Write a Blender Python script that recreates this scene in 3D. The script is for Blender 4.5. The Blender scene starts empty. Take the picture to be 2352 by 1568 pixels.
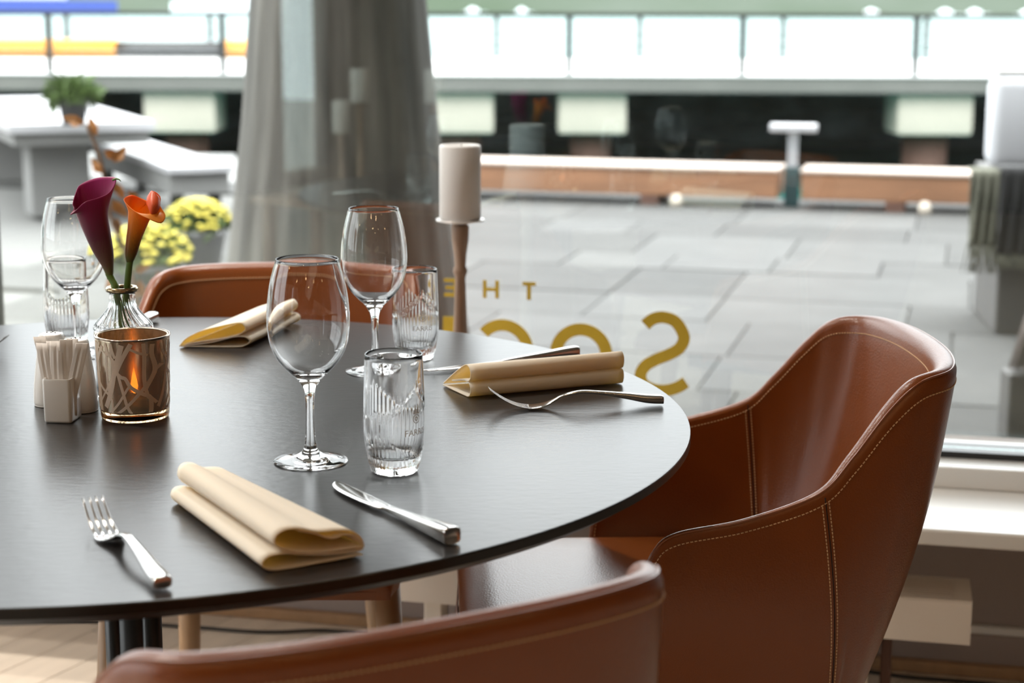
import bpy, bmesh, math, random
import numpy as np
from math import sin, cos, pi, radians as RAD, hypot
from mathutils import Vector, Matrix, noise
random.seed(7)
SC = bpy.context.scene
COL = SC.collection
# ------------------------------------------------------------------ camera
cd = bpy.data.cameras.new('camera'); cam = bpy.data.objects.new('camera', cd); COL.objects.link(cam)
cam.matrix_world = (Matrix.Translation((0, 0, 1.195)) @ Matrix.Rotation(RAD(90 - 10.8), 4, 'X') @ Matrix.Rotation(RAD(0.2), 4, 'Z'))
cd.sensor_width = 36.0; cd.lens = 4000 / 2352 * 36.0
cd.clip_start = .05; cd.clip_end = 6000
cd.dof.use_dof = True; cd.dof.focus_distance = 1.93; cd.dof.aperture_fstop = 5.6
SC.camera = cam
# ------------------------------------------------------------------ world, exposure
W = bpy.data.worlds.new('overcast'); SC.world = W; W.use_nodes = True
wn = W.node_tree.nodes; wl = W.node_tree.links; wn.clear()
wo = wn.new('ShaderNodeOutputWorld'); bg = wn.new('ShaderNodeBackground'); bg.inputs['Strength'].default_value = 10.5
tc = wn.new('ShaderNodeTexCoord'); sp = wn.new('ShaderNodeSeparateXYZ'); cr = wn.new('ShaderNodeValToRGB')
wl.new(tc.outputs['Generated'], sp.inputs[0]); wl.new(sp.outputs['Z'], cr.inputs[0])
cr.color_ramp.elements[0].position = 0.16; cr.color_ramp.elements[0].color = (.27, .28, .29, 1)
cr.color_ramp.elements[1].position = .95; cr.color_ramp.elements[1].color = (.97, .99, 1, 1)
wl.new(cr.outputs[0], bg.inputs[0]); wl.new(bg.outputs[0], wo.inputs[0])
SC.view_settings.view_transform = 'Standard'; SC.view_settings.look = 'None'
SC.view_settings.exposure = 0.32; SC.view_settings.gamma = 1.0; SC.view_settings.use_curve_mapping = False
cy = SC.cycles
cy.max_bounces = 14; cy.diffuse_bounces = 4; cy.glossy_bounces = 6; cy.transmission_bounces = 12; cy.transparent_max_bounces = 16
cy.sample_clamp_indirect = 8; cy.use_denoising = True; cy.caustics_refractive = True; cy.caustics_reflective = False
cy.use_adaptive_sampling = True; cy.adaptive_threshold = .015

# ------------------------------------------------------------------ helpers
def tag(o, label=None, cat=None, group=None, kind=None):
    if label: o['label'] = label
    if cat: o['category'] = cat
    if group: o['group'] = group
    if kind: o['kind'] = kind
    return o
def empty(name, loc=(0, 0, 0), rz=0, **k):
    o = bpy.data.objects.new(name, None); COL.objects.link(o); o.location = loc; o.rotation_euler = (0, 0, rz)
    o.empty_display_size = .05
    return tag(o, **k)
class MB:
    def __init__(s): s.v = []; s.f = []
    def add(s, vs, fs):
        n = len(s.v); s.v += [tuple(map(float, v)) for v in vs]; s.f += [tuple(i + n for i in f) for f in fs]; return s
    def box(s, c, d, M=None, bev=0):
        x, y, z = (q / 2 for q in d)
        if bev <= 0:
            vs = [(a * x, b * y, e * z) for e in (-1, 1) for b in (-1, 1) for a in (-1, 1)]
            fs = [(0, 2, 3, 1), (4, 5, 7, 6), (0, 1, 5, 4), (2, 6, 7, 3), (0, 4, 6, 2), (1, 3, 7, 5)]
        else:
            bm = bmesh.new(); bmesh.ops.create_cube(bm, size=1)
            for v in bm.verts: v.co = Vector((v.co.x * 2 * x, v.co.y * 2 * y, v.co.z * 2 * z))
            bmesh.ops.bevel(bm, geom=bm.edges[:], offset=bev, segments=2, affect='EDGES', profile=.5)
            bm.verts.index_update(); vs = [v.co[:] for v in bm.verts]; fs = [[v.index for v in f.verts] for f in bm.faces]; bm.free()
        if M is not None: vs = [(M @ Vector(v))[:] for v in vs]
        return s.add([(v[0] + c[0], v[1] + c[1], v[2] + c[2]) for v in vs], fs)
    def grid(s, P, cu=False, cv=False, flip=False):
        nu, nv = len(P), len(P[0]); vs = [p for r in P for p in r]; fs = []
        for i in range(nu if cu else nu - 1):
            for j in range(nv if cv else nv - 1):
                a, b = i * nv + j, ((i + 1) % nu) * nv + j; c, d = ((i + 1) % nu) * nv + (j + 1) % nv, i * nv + (j + 1) % nv
                fs.append((a, d, c, b) if flip else (a, b, c, d))
        return s.add(vs, fs)
    def lathe(s, prof, n=64, c=(0, 0, 0), rf=None):
        # prof: (r, z) from bottom axis outwards/up
        P = []
        for k in range(n):
            a = 2 * pi * k / n
            P.append([(c[0] + (r if rf is None else rf(r, z, a)) * cos(a), c[1] + (r if rf is None else rf(r, z, a)) * sin(a), c[2] + z) for r, z in prof])
        return s.grid(P, cu=True)
    def tube(s, pts, rad, n=12, caps=True):
        pts = [Vector(p) for p in pts]; m = len(pts); rad = rad if hasattr(rad, '__len__') else [rad] * m
        t0 = (pts[1] - pts[0]).normalized(); ref = Vector((0, 0, 1)) if abs(t0.z) < .9 else Vector((1, 0, 0))
        nrm = t0.cross(ref).normalized(); P = []
        for i in range(m):
            t = (pts[min(i + 1, m - 1)] - pts[max(i - 1, 0)]).normalized()
            nrm = (nrm - t * nrm.dot(t)).normalized(); b = t.cross(nrm)
            P.append([(pts[i] + (nrm * cos(2 * pi * k / n) + b * sin(2 * pi * k / n)) * rad[i])[:] for k in range(n)])
        base = len(s.v); s.grid(P, cv=True)
        if caps: s.f += [tuple(base + k for k in range(n)), tuple(base + (m - 1) * n + k for k in reversed(range(n)))]
        return s
    def prism(s, poly, z0, z1):
        n = len(poly); vs = [(x, y, z0) for x, y in poly] + [(x, y, z1) for x, y in poly]
        fs = [tuple(reversed(range(n))), tuple(range(n, 2 * n))] + [(i, (i + 1) % n, n + (i + 1) % n, n + i) for i in range(n)]
        return s.add(vs, fs)
    def build(s, name, mat, parent=None, smooth=True, M=None, angle=None, weld=False, **k):
        me = bpy.data.meshes.new(name); me.from_pydata(s.v, [], s.f); me.update()
        bm = bmesh.new(); bm.from_mesh(me)
        if weld: bmesh.ops.remove_doubles(bm, verts=bm.verts, dist=1e-6)
        bmesh.ops.recalc_face_normals(bm, faces=bm.faces); bm.to_mesh(me); bm.free()
        me.materials.append(mat)
        if smooth:
            me.polygons.foreach_set('use_smooth', [True] * len(me.polygons))
            if angle:
                me.set_sharp_from_angle(angle=RAD(angle))
        o = bpy.data.objects.new(name, me); COL.objects.link(o)
        if parent is not None: o.parent = parent
        if M is not None: o.matrix_local = M
        return tag(o, **k)
def children(o): return [c for c in bpy.data.objects if c.parent == o]
def copy_tree(o, parent=None, kids=None):
    c = o.copy(); COL.objects.link(c)
    if parent is not None: c.parent = parent
    for ch in children(o): copy_tree(ch, c)
    return c
def cr_spline(P, n, closed=False):
    P = [np.array(p, float) for p in P]; out = []
    m = len(P)
    segs = m if closed else m - 1
    for i in range(segs):
        if closed: p0, p1, p2, p3 = P[(i - 1) % m], P[i], P[(i + 1) % m], P[(i + 2) % m]
        else: p0, p1, p2, p3 = P[max(i - 1, 0)], P[i], P[i + 1], P[min(i + 2, m - 1)]
        for k in range(n):
            t = k / n
            out.append(.5 * ((2 * p1) + (-p0 + p2) * t + (2 * p0 - 5 * p1 + 4 * p2 - p3) * t * t + (-p0 + 3 * p1 - 3 * p2 + p3) * t ** 3))
    if not closed: out.append(P[-1])
    return out
def rotz(a): return Matrix.Rotation(a, 4, 'Z')

# ------------------------------------------------------------------ materials
def newmat(name):
    m = bpy.data.materials.new(name); m.use_nodes = True; nt = m.node_tree
    return m, nt.nodes, nt.links, nt.nodes['Principled BSDF']
def mat(name, col, rough=.5, metal=0, spec=.5, var=0, vscale=5, bump=0, bscale=50, stretch=(1, 1, 1), coat=0, emit=None, es=0, col2=None, coords='Object', detail=4, rvar=0, objrand=0, sheen=0, trans=0):
    m, N, L, B = newmat(name)
    c = (*col, 1)
    B.inputs['Base Color'].default_value = c; B.inputs['Roughness'].default_value = rough; B.inputs['Metallic'].default_value = metal
    B.inputs['Specular IOR Level'].default_value = spec; B.inputs['Coat Weight'].default_value = coat; B.inputs['Coat Roughness'].default_value = .15
    if sheen: B.inputs['Sheen Weight'].default_value = sheen
    if emit: B.inputs['Emission Color'].default_value = (*emit, 1); B.inputs['Emission Strength'].default_value = es
    t = N.new('ShaderNodeTexCoord'); mp = N.new('ShaderNodeMapping'); mp.inputs['Scale'].default_value = stretch
    L.new(t.outputs[coords], mp.inputs[0])
    last = None
    if var or col2 or rvar:
        nz = N.new('ShaderNodeTexNoise'); nz.inputs['Scale'].default_value = vscale; nz.inputs['Detail'].default_value = detail
        L.new(mp.outputs[0], nz.inputs['Vector'])
        r = N.new('ShaderNodeValToRGB'); r.color_ramp.elements[0].position = .3; r.color_ramp.elements[1].position = .95
        c2 = col2 if col2 else tuple(min(1, q * (1 + var)) for q in col)
        c1 = col if col2 else tuple(q * (1 - var) for q in col)
        r.color_ramp.elements[0].color = (*c1, 1); r.color_ramp.elements[1].color = (*c2, 1)
        L.new(nz.outputs['Fac'], r.inputs[0]); last = r.outputs[0]
        if var or col2: L.new(last, B.inputs['Base Color'])
        if rvar:
            q = N.new('ShaderNodeMapRange'); q.inputs['To Min'].default_value = rough - rvar; q.inputs['To Max'].default_value = rough + rvar
            L.new(nz.outputs['Fac'], q.inputs['Value']); L.new(q.outputs[0], B.inputs['Roughness'])
    if objrand:
        oi = N.new('ShaderNodeObjectInfo'); mr = N.new('ShaderNodeMapRange'); mr.inputs['To Min'].default_value = 1 - objrand; mr.inputs['To Max'].default_value = 1 + objrand
        L.new(oi.outputs['Random'], mr.inputs['Value']); mx = N.new('ShaderNodeVectorMath'); mx.operation = 'SCALE'
        if last is not None: L.new(last, mx.inputs[0])
        else: mx.inputs[0].default_value = col
        L.new(mr.outputs[0], mx.inputs['Scale']); L.new(mx.outputs[0], B.inputs['Base Color'])
    if bump:
        nb = N.new('ShaderNodeTexNoise'); nb.inputs['Scale'].default_value = bscale; nb.inputs['Detail'].default_value = 3
        L.new(mp.outputs[0], nb.inputs['Vector']); bp = N.new('ShaderNodeBump'); bp.inputs['Strength'].default_value = bump; bp.inputs['Distance'].default_value = .002
        L.new(nb.outputs['Fac'], bp.inputs['Height']); L.new(bp.outputs[0], B.inputs['Normal'])
    return m
def glassmat(name, tint=(1, 1, 1), rough=0.0, ior=1.47):
    m, N, L, B = newmat(name)
    N.remove(B); g = N.new('ShaderNodeBsdfGlass'); g.inputs['Color'].default_value = (*tint, 1); g.inputs['Roughness'].default_value = rough; g.inputs['IOR'].default_value = ior
    L.new(g.outputs[0], N['Material Output'].inputs[0]); return m
def panemat(name, refl=(.80, .95, .93), tint=(.965, .975, .97)):
    m, N, L, B = newmat(name); N.remove(B)
    tr = N.new('ShaderNodeBsdfTransparent'); tr.inputs[0].default_value = (*tint, 1); gl = N.new('ShaderNodeBsdfGlossy'); gl.inputs['Color'].default_value = (*refl, 1); gl.inputs['Roughness'].default_value = 0
    fr = N.new('ShaderNodeFresnel'); mx = N.new('ShaderNodeMixShader'); ge = N.new('ShaderNodeNewGeometry'); mr = N.new('ShaderNodeMapRange')
    mr.inputs['To Min'].default_value = 1.85; mr.inputs['To Max'].default_value = 1 / 1.85; L.new(ge.outputs['Backfacing'], mr.inputs['Value']); L.new(mr.outputs[0], fr.inputs['IOR'])
    L.new(fr.outputs[0], mx.inputs[0]); L.new(tr.outputs[0], mx.inputs[1]); L.new(gl.outputs[0], mx.inputs[2]); L.new(mx.outputs[0], N['Material Output'].inputs[0]); return m
def clothmat(name, col, tcol, tw=.35, bump=.25):
    m, N, L, B = newmat(name)
    B.inputs['Base Color'].default_value = (*col, 1); B.inputs['Roughness'].default_value = .85; B.inputs['Specular IOR Level'].default_value = .2
    tr = N.new('ShaderNodeBsdfTranslucent'); tr.inputs[0].default_value = (*tcol, 1); mx = N.new('ShaderNodeMixShader'); mx.inputs[0].default_value = tw
    L.new(B.outputs[0], mx.inputs[1]); L.new(tr.outputs[0], mx.inputs[2]); L.new(mx.outputs[0], N['Material Output'].inputs[0])
    t = N.new('ShaderNodeTexCoord'); nb = N.new('ShaderNodeTexNoise'); nb.inputs['Scale'].default_value = 900; L.new(t.outputs['Object'], nb.inputs['Vector'])
    bp = N.new('ShaderNodeBump'); bp.inputs['Strength'].default_value = bump; bp.inputs['Distance'].default_value = .0006; L.new(nb.outputs['Fac'], bp.inputs['Height']); L.new(bp.outputs[0], B.inputs['Normal'])
    return m
M = {}
M['table'] = mat('black laminate', (.022, .021, .021), .28, spec=.44, bump=.12, bscale=60, stretch=(1, 2.2, 1))
M['tedge'] = mat('black table edge', (.008, .008, .008), .35)
M['leather'] = mat('cognac leather', (.205, .050, .0065), .29, spec=.50, var=.07, vscale=4, bump=.22, bscale=420, coat=.06)
M['thread'] = mat('tan thread', (.66, .42, .23), .6)
M['piping'] = mat('leather piping', (.25, .075, .025), .30, coat=.3)
M['seam'] = mat('dark seam gap', (.02, .006, .003), .7)
M['beech'] = mat('beech wood', (.42, .25, .13), .45, var=.15, vscale=6, stretch=(6, 6, .6))
M['walnut'] = mat('turned oak', (.36, .25, .18), .5, var=.25, vscale=8, stretch=(8, 8, .6), bump=.2, bscale=60)
M['glass'] = glassmat('clear glass', (1, 1, 1))
M['pane'] = panemat('window glass')
M['steel'] = mat('polished steel', (.66, .64, .62), .14, metal=1)
M['steelb'] = mat('brushed steel', (.60, .58, .56), .22, metal=1)
M['napkin'] = clothmat('cream napkin', (.98, .96, .88), (1.0, .76, .27), .33)
M['ceramic'] = mat('white glazed ceramic', (.74, .72, .69), .12, coat=.3)
M['paper'] = clothmat('white sachet paper', (.78, .74, .70), (.8, .72, .64), .25, .1)
M['wax'] = mat('white candle wax', (.72, .71, .70), .45, sheen=.1)
M['plate'] = mat('silver drip plate', (.72, .69, .66), .3, metal=.6)
M['gold'] = mat('gold lettering film', (.50, .34, .025), .5, metal=.1, var=.12, vscale=9)
M['whitepaint'] = mat('white painted frame', (.80, .79, .76), .28, coat=.2)
M['greige'] = mat('warm grey wall paint', (.36, .29, .26), .7, var=.04, vscale=2)
M['wallp'] = mat('room wall paint', (.18, .155, .13), .8, var=.05, vscale=1)
M['ceil'] = mat('ceiling paint', (.34, .32, .30), .8)
M['floor'] = mat('pale oiled oak', (.78, .68, .57), .45, var=.10, vscale=3, stretch=(1.2, 12, 1), objrand=.10, bump=.1, bscale=60)
M['gasket'] = mat('black gasket', (.02, .02, .022), .4)
M['radiator'] = mat('cream enamel radiator', (.72, .64, .55), .35)
M['black'] = mat('black metal', (.012, .012, .012), .3)
M['cable'] = mat('black cable', (.01, .01, .01), .5)
M['paver'] = mat('grey stone paver', (.082, .082, .080), .8, spec=.12, var=.12, vscale=3, objrand=.18, bump=.2, bscale=40)
M['joint'] = mat('dark joint sand', (0.100, 0.100, 0.095), .9)
M['concrete'] = mat('board marked concrete', (0.158, 0.151, 0.133), .75, var=.6, vscale=3.0, stretch=(5, 5, .3), bump=.9, bscale=12)
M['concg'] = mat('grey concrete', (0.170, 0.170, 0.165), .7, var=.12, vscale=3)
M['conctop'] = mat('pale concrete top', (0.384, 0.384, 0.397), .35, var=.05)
M['pierc'] = mat('pier concrete', (0.134, 0.128, 0.118), .8, var=.22, vscale=.8, stretch=(1, 1, 2))
M['deckc'] = mat('pale pier deck', (0.434, 0.434, 0.427), .6, var=.05)
M['cap'] = mat('pile cap concrete', (0.473, 0.420, 0.353), .7, var=.07, vscale=1.5)
M['pile'] = mat('rusty brown pile', (0.102, 0.051, 0.036), .8, var=.35, vscale=3)
M['rock'] = mat('dark wet rock', (.13, .155, .165), .7, var=.7, vscale=1.2, bump=.5, bscale=3)
M['timber'] = mat('orange brown timber', (0.250, 0.120, 0.060), .6, var=.3, vscale=1.5, stretch=(1, 8, 8))
M['timbertop'] = mat('bleached timber top', (0.372, 0.300, 0.252), .6, var=.12, vscale=3)  # top board coloured paler than the beam below it
M['galv'] = mat('galvanised metal', (0.440, 0.456, 0.480), .35, metal=.5)
M['darkteal'] = mat('dark teal steel', (.015, .05, .055), .5)
M['yellow'] = mat('orange yellow float', (.52, .22, .015), .5, var=.2, vscale=.6)
M['hull'] = mat('blue hull paint', (0.042, 0.070, 0.294), .4)
M['ship'] = mat('white ship paint', (.82, .83, .86), .4)
M['pot'] = mat('dark zinc pot', (0.078, 0.078, 0.084), .6)
M['potl'] = mat('pale grey pot', (0.252, 0.252, 0.264), .6)
M['leafg'] = mat('green foliage', (0.096, 0.156, 0.042), .6, var=.3, vscale=20, objrand=.2)
M['yflower'] = mat('yellow petals', (0.601, 0.508, 0.062), .6, var=.12, vscale=20)
M['dryleaf'] = mat('dry orange leaf', (0.420, 0.175, 0.042), .6, var=.35, vscale=20)
M['bark'] = mat('brown bark', (.20, .11, .06), .7)
M['throw'] = mat('charcoal throw', (0.010, 0.010, 0.011), .9, sheen=.2)
M['throwg'] = mat('grey green throw edge', (0.120, 0.120, 0.090), .9)
M['cushion'] = mat('white cushion fabric', (0.600, 0.608, 0.637), .8)
M['blackcush'] = mat('black cushion fabric', (.02, .02, .022), .7, sheen=.2)
M['darkblock'] = mat('dark grey composite', (0.080, 0.077, 0.075), .6, var=.08)
M['straw'] = mat('straw', (0.350, 0.210, 0.098), .7)
M['bristle'] = mat('greyish bristle', (0.252, 0.210, 0.196), .8, var=.2, vscale=60)
M['rug'] = mat('grey shag', (.25, .25, .25), .95, var=.3, vscale=80)
M['hill'] = mat('hazy green hillside', (.045, .060, .042), 1, spec=0, col2=(.085, .095, .085), vscale=.012, detail=6)
M['stem'] = mat('green stem', (.09, .16, .02), .45)
M['flame'] = mat('flame', (1, .5, .1), .5, emit=(1, .42, .06), es=22)
M['warmbulb'] = mat('warm bulb', (1, .8, .5), .5, emit=(1, .62, .30), es=70)
M['metalcup'] = mat('tea light cup', (.7, .7, .7), .3, metal=1)
# water
m, N, L, B = newmat('fjord water'); M['water'] = m
B.inputs['Base Color'].default_value = (.006, .10, .085, 1); B.inputs['Roughness'].default_value = .22
t = N.new('ShaderNodeTexCoord'); nb = N.new('ShaderNodeTexNoise'); nb.inputs['Scale'].default_value = .9; L.new(t.outputs['Object'], nb.inputs['Vector'])
bp = N.new('ShaderNodeBump'); bp.inputs['Strength'].default_value = .6; bp.inputs['Distance'].default_value = .12; L.new(nb.outputs['Fac'], bp.inputs['Height']); L.new(bp.outputs[0], B.inputs['Normal'])
# champagne coated votive glass
m, N, L, B = newmat('champagne mirrored glass'); M['votive'] = m
N.remove(B); tr = N.new('ShaderNodeBsdfTransparent'); tr.inputs[0].default_value = (.48, .34, .22, 1)
gl = N.new('ShaderNodeBsdfPrincipled'); gl.inputs[0].default_value = (.86, .72, .54, 1); gl.inputs['Roughness'].default_value = .16; gl.inputs['Metallic'].default_value = .85
mx = N.new('ShaderNodeMixShader'); mx.inputs[0].default_value = .50; L.new(tr.outputs[0], mx.inputs[1]); L.new(gl.outputs[0], mx.inputs[2]); L.new(mx.outputs[0], N['Material Output'].inputs[0])
m, N, L, B = newmat('frosted branch print'); M['branch'] = m
B.inputs['Base Color'].default_value = (.88, .78, .66, 1); B.inputs['Roughness'].default_value = .35
tl = N.new('ShaderNodeBsdfTranslucent'); tl.inputs[0].default_value = (1, .85, .68, 1); mx = N.new('ShaderNodeMixShader'); mx.inputs[0].default_value = .45
L.new(B.outputs[0], mx.inputs[1]); L.new(tl.outputs[0], mx.inputs[2]); L.new(mx.outputs[0], N['Material Output'].inputs[0])
# etched print on the tumblers
m, N, L, B = newmat('frosted etching'); M['etch'] = m
B.inputs['Base Color'].default_value = (.85, .86, .88, 1); tr = N.new('ShaderNodeBsdfTransparent'); mx = N.new('ShaderNodeMixShader'); mx.inputs[0].default_value = .85
L.new(tr.outputs[0], mx.inputs[1]); L.new(B.outputs[0], mx.inputs[2]); L.new(mx.outputs[0], N['Material Output'].inputs[0])
# calla spathes: colour runs along the flower's height (generated Z)
def spathe(name, stops, tw=.25):
    m, N, L, B = newmat(name); t = N.new('ShaderNodeTexCoord'); s_ = N.new('ShaderNodeSeparateXYZ'); L.new(t.outputs['Generated'], s_.inputs[0])
    nz = N.new('ShaderNodeTexNoise'); nz.inputs['Scale'].default_value = 9; mp = N.new('ShaderNodeMapping'); mp.inputs['Scale'].default_value = (6, 6, .5); L.new(t.outputs['Generated'], mp.inputs[0]); L.new(mp.outputs[0], nz.inputs['Vector'])
    ad = N.new('ShaderNodeMath'); ad.operation = 'MULTIPLY_ADD'; ad.inputs[1].default_value = .22; L.new(nz.outputs['Fac'], ad.inputs[0]); L.new(s_.outputs['Z'], ad.inputs[2])
    sb = N.new('ShaderNodeMath'); sb.operation = 'SUBTRACT'; sb.inputs[1].default_value = .11; L.new(ad.outputs[0], sb.inputs[0])
    r = N.new('ShaderNodeValToRGB'); e = r.color_ramp.elements; e[0].position, e[0].color = stops[0][0], (*stops[0][1], 1); e[1].position, e[1].color = stops[-1][0], (*stops[-1][1], 1)
    for p, c in stops[1:-1]: q = e.new(p); q.color = (*c, 1)
    L.new(sb.outputs[0], r.inputs[0]); L.new(r.outputs[0], B.inputs['Base Color']); B.inputs['Roughness'].default_value = .38; B.inputs['Sheen Weight'].default_value = .15
    tl = N.new('ShaderNodeBsdfTranslucent'); L.new(r.outputs[0], tl.inputs[0]); mx = N.new('ShaderNodeMixShader'); mx.inputs[0].default_value = tw
    L.new(B.outputs[0], mx.inputs[1]); L.new(tl.outputs[0], mx.inputs[2]); L.new(mx.outputs[0], N['Material Output'].inputs[0]); return m
M['purple'] = spathe('plum calla spathe', [(0, (.16, .22, .05)), (.14, (.20, .11, .07)), (.42, (.16, .03, .06)), (.7, (.25, .008, .07)), (1, (.42, .012, .17))], .3)
M['orange'] = spathe('orange calla spathe', [(0, (.10, .14, .02)), (.18, (.26, .11, .012)), (.45, (.70, .24, .01)), (.75, (.95, .34, .02)), (1, (.92, .14, .03))], .4)

# ------------------------------------------------------------------ window wall frame (turned 12.4 deg)
KX, KY = .9766, -.2149           # along the wall, to the right
OX, OY = .2149, .9766            # outwards
G0 = (0.0, 3.131)                # point on the glass
def wp(s, o, z=0): return (G0[0] + s * KX + o * OX, G0[1] + s * KY + o * OY, z)
WM = Matrix(((KX, OX, 0, G0[0]), (KY, OY, 0, G0[1]), (0, 0, 1, 0), (0, 0, 0, 1)))   # local x along, y outwards
def wbox(s0, s1, o0, o1, z0, z1, name, m, parent=None, bev=0, **k):
    return MB().box(((s0 + s1) / 2, (o0 + o1) / 2, (z0 + z1) / 2), (s1 - s0, o1 - o0, z1 - z0), bev=bev).build(name, m, parent, smooth=False, M=WM, **k)
GZ = -.30
CEIL = 3.05; SL, SR = -5.2, 4.6
# floor slab and planks
MB().box((-.2, -.6, -.06), (11.5, 8.6, .10)).build('floor', M['joint'], smooth=False, kind='structure')
floor = bpy.data.objects['floor']; floor.data.materials[0] = mat('floor under planks', (.20, .15, .11), .8)
ang = RAD(62.3); dx, dy = cos(ang), sin(ang)
plank = MB().box((0, 0, 0), (.80, .0955, .010)).build('plank', M['floor'], floor, smooth=False)
pl_n = 0
for i in range(-30, 60):
    for j in range(-8, 14):
        off = (i % 3) * .27
        a, b = j * .804 + off, i * .0975
        x, y = -.3 + dx * a - dy * b * -1, 1.6 + dy * a - dx * b
        if not (-1.9 < x < 2.1 and -.2 < y < 3.62 - .22 * x): continue
        o = plank if pl_n == 0 else plank.copy()
        if pl_n: COL.objects.link(o)
        o.location = (x, y, -.005); o.rotation_euler = (0, 0, ang); pl_n += 1
        if pl_n > 290: break
# everything away from the table: one sheet of the same oak
for (x0, x1, y0, y1) in ((-5.9, -1.5, -4.8, 3.7), (1.7, 5.4, -4.8, 3.7), (-1.6, 1.8, -4.8, -.1)):
    MB().box(((x0 + x1) / 2, (y0 + y1) / 2, -.009), (x1 - x0, y1 - y0, .004)).build('floor_boards', M['floor'], floor, smooth=False)
# window wall: low wall, baseboard, ledge, rail, gasket, glass, mullions, lintel
wbox(SL, SR, .105, .30, -.01, .395, 'wall_front', M['greige'], kind='structure')
wbox(SL, SR, .085, .1045, 0, .075, 'baseboard_front', M['greige'], kind='structure', bev=.004)
wbox(SL, SR, .083, .1045, .0755, .090, 'trim_1', M['whitepaint'], kind='structure', bev=.003)
wbox(SL, SR, .060, .0825, .0, .022, 'trim_2', M['beech'], kind='structure', bev=.004)
wbox(SL, SR, -.335, .30, .365, .392, 'trim_3', M['whitepaint'], kind='structure', bev=.004)
wbox(SL, SR, -.085, .12, .3925, .43, 'trim_4', M['whitepaint'], kind='structure', bev=.003)
wbox(SL, SR, -.02, .05, .4305, .442, 'trim_5', M['gasket'], kind='structure')
wbox(SL, SR, .0, .30, 2.72, CEIL + .02, 'wall_front_upper', M['wallp'], kind='structure')
edges = [-5.2, -3.1, -1.078, 2.35, 4.6]
for i, (a, b) in enumerate(zip(edges[:-1], edges[1:])):
    wroot = wbox(a + .032, b - .032, .006, .014, .4425, 2.7195, 'window_%d' % (i + 1), M['pane'], kind='structure')
    if i < 3: wbox(b - .03, b + .03, -.03, .06, .4425, 2.7195, 'window_frame', M['gasket'], wroot).matrix_local = Matrix.Identity(4)
for o in bpy.data.objects:
    if o.name.startswith('window_frame'): o.matrix_local = Matrix.Identity(4)
# room shell
def wl_(p, q, z0, z1, name, m, th=.15):
    p, q = Vector((*p, 0)), Vector((*q, 0)); d = (q - p); n = Vector((-d.y, d.x, 0)).normalized() * th
    MB().prism([p[:2], q[:2], (q + n)[:2], (p + n)[:2]], z0, z1).build(name, m, smooth=False, kind='structure')
A = wp(SL, .1)[:2]; Bp = wp(SR, .1)[:2]
LW = [(-4.75, -4.1), (-.7, 1.2), (1.27, 3.2)]        # openings of the left wall; the wide pair added to light napkins and floor
ys = [-4.9] + [v for q in LW for v in q] + [A[1]]
for a, b in ((-4.9, -4.75), (-4.1, -.7), (3.2, A[1])): wl_((A[0], a), (A[0], b), -.01, CEIL + .02, 'wall_left', M['wallp'])
for i, (a, b) in enumerate(LW):
    wl_((A[0], a + .001), (A[0], b - .001), -.01, .10, 'wall_left_low', M['wallp']); wl_((A[0], a + .001), (A[0], b - .001), 2.72, CEIL + .02, 'wall_left_upper', M['wallp'])
    wr = MB().box((A[0] - .07, (a + b) / 2, 1.41), (.008, b - a - .08, 2.615)).build('window_%d' % (5 + i), M['pane'], smooth=False, kind='structure')
    for y in (a + .02, b - .02): MB().box((A[0] - .07, y, 1.41), (.10, .036, 2.615)).build('window_frame', M['gasket'], wr, smooth=False)
wl_((A[0], 1.201), (A[0], 1.269), -.01, CEIL + .02, 'wall_left_pier', M['wallp'])
MB().box((-24.6, -4, GZ - .1), (38, 30, .2)).build('side_ground', M['joint'], smooth=False, kind='structure')
wl_(Bp, (Bp[0], -4.9), -.01, CEIL + .02, 'wall_right', M['wallp'])
wl_((Bp[0] + .15, -4.9), (A[0] - .15, -4.9), -.01, CEIL + .02, 'wall_back', M['wallp'])
MB().prism([(A[0] - .2, -5.1), (Bp[0] + .2, -5.1), (wp(SR + .2, .3)[0], wp(SR, .3)[1]), (wp(SL - .2, .3)[0], wp(SL, .3)[1])], CEIL, CEIL + .15).build('ceiling', M['ceil'], smooth=False, kind='structure')

# ------------------------------------------------------------------ outdoors, large
QX, QY = .9677, -.2516; PX, PY = .2516, .9677      # plaza grid: along the quay edge / away
paving = MB().prism([(-14, 3.4 + 14 * .22), (14, 3.4 - 14 * .22), (14, 14.45 - 14 * .26), (-14, 14.45 + 14 * .26)], GZ - .9, GZ - .014).build('plaza_paving', M['joint'], smooth=False, kind='structure')
pm = {}
n = 0; q = 14.17 - .2516 * 0
rows = [.95, .72, .95, .6, .95, .72, .85, .72, .95, .6, .9, .72, .95]
qq = 13.20
for r_, dp in enumerate(rows):
    pp = -5.6 + random.uniform(0, .9)
    while pp < 6.8:
        ln = random.choice((.62, .95, 1.25))
        cx, cy_ = pp + ln / 2, qq - dp / 2
        x, y = QX * cx + PX * cy_, QY * cx + PY * cy_
        if abs(x) < y * .33 + .7 and y > 3.5 - .22 * x + .35:
            if (ln, dp) not in pm:
                mb = MB().box((0, 0, 0), (ln - .009, dp - .009, .03), bev=.003); o = mb.build('paver', M['paver'], paving, smooth=False); pm[(ln, dp)] = o
            else:
                o = pm[(ln, dp)].copy(); COL.objects.link(o)
            o.location = (x, y, GZ - .005 + random.uniform(-.003, .003)); o.rotation_euler = (0, 0, math.atan2(QY, QX)); n += 1
        pp += ln
    qq -= dp
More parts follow.
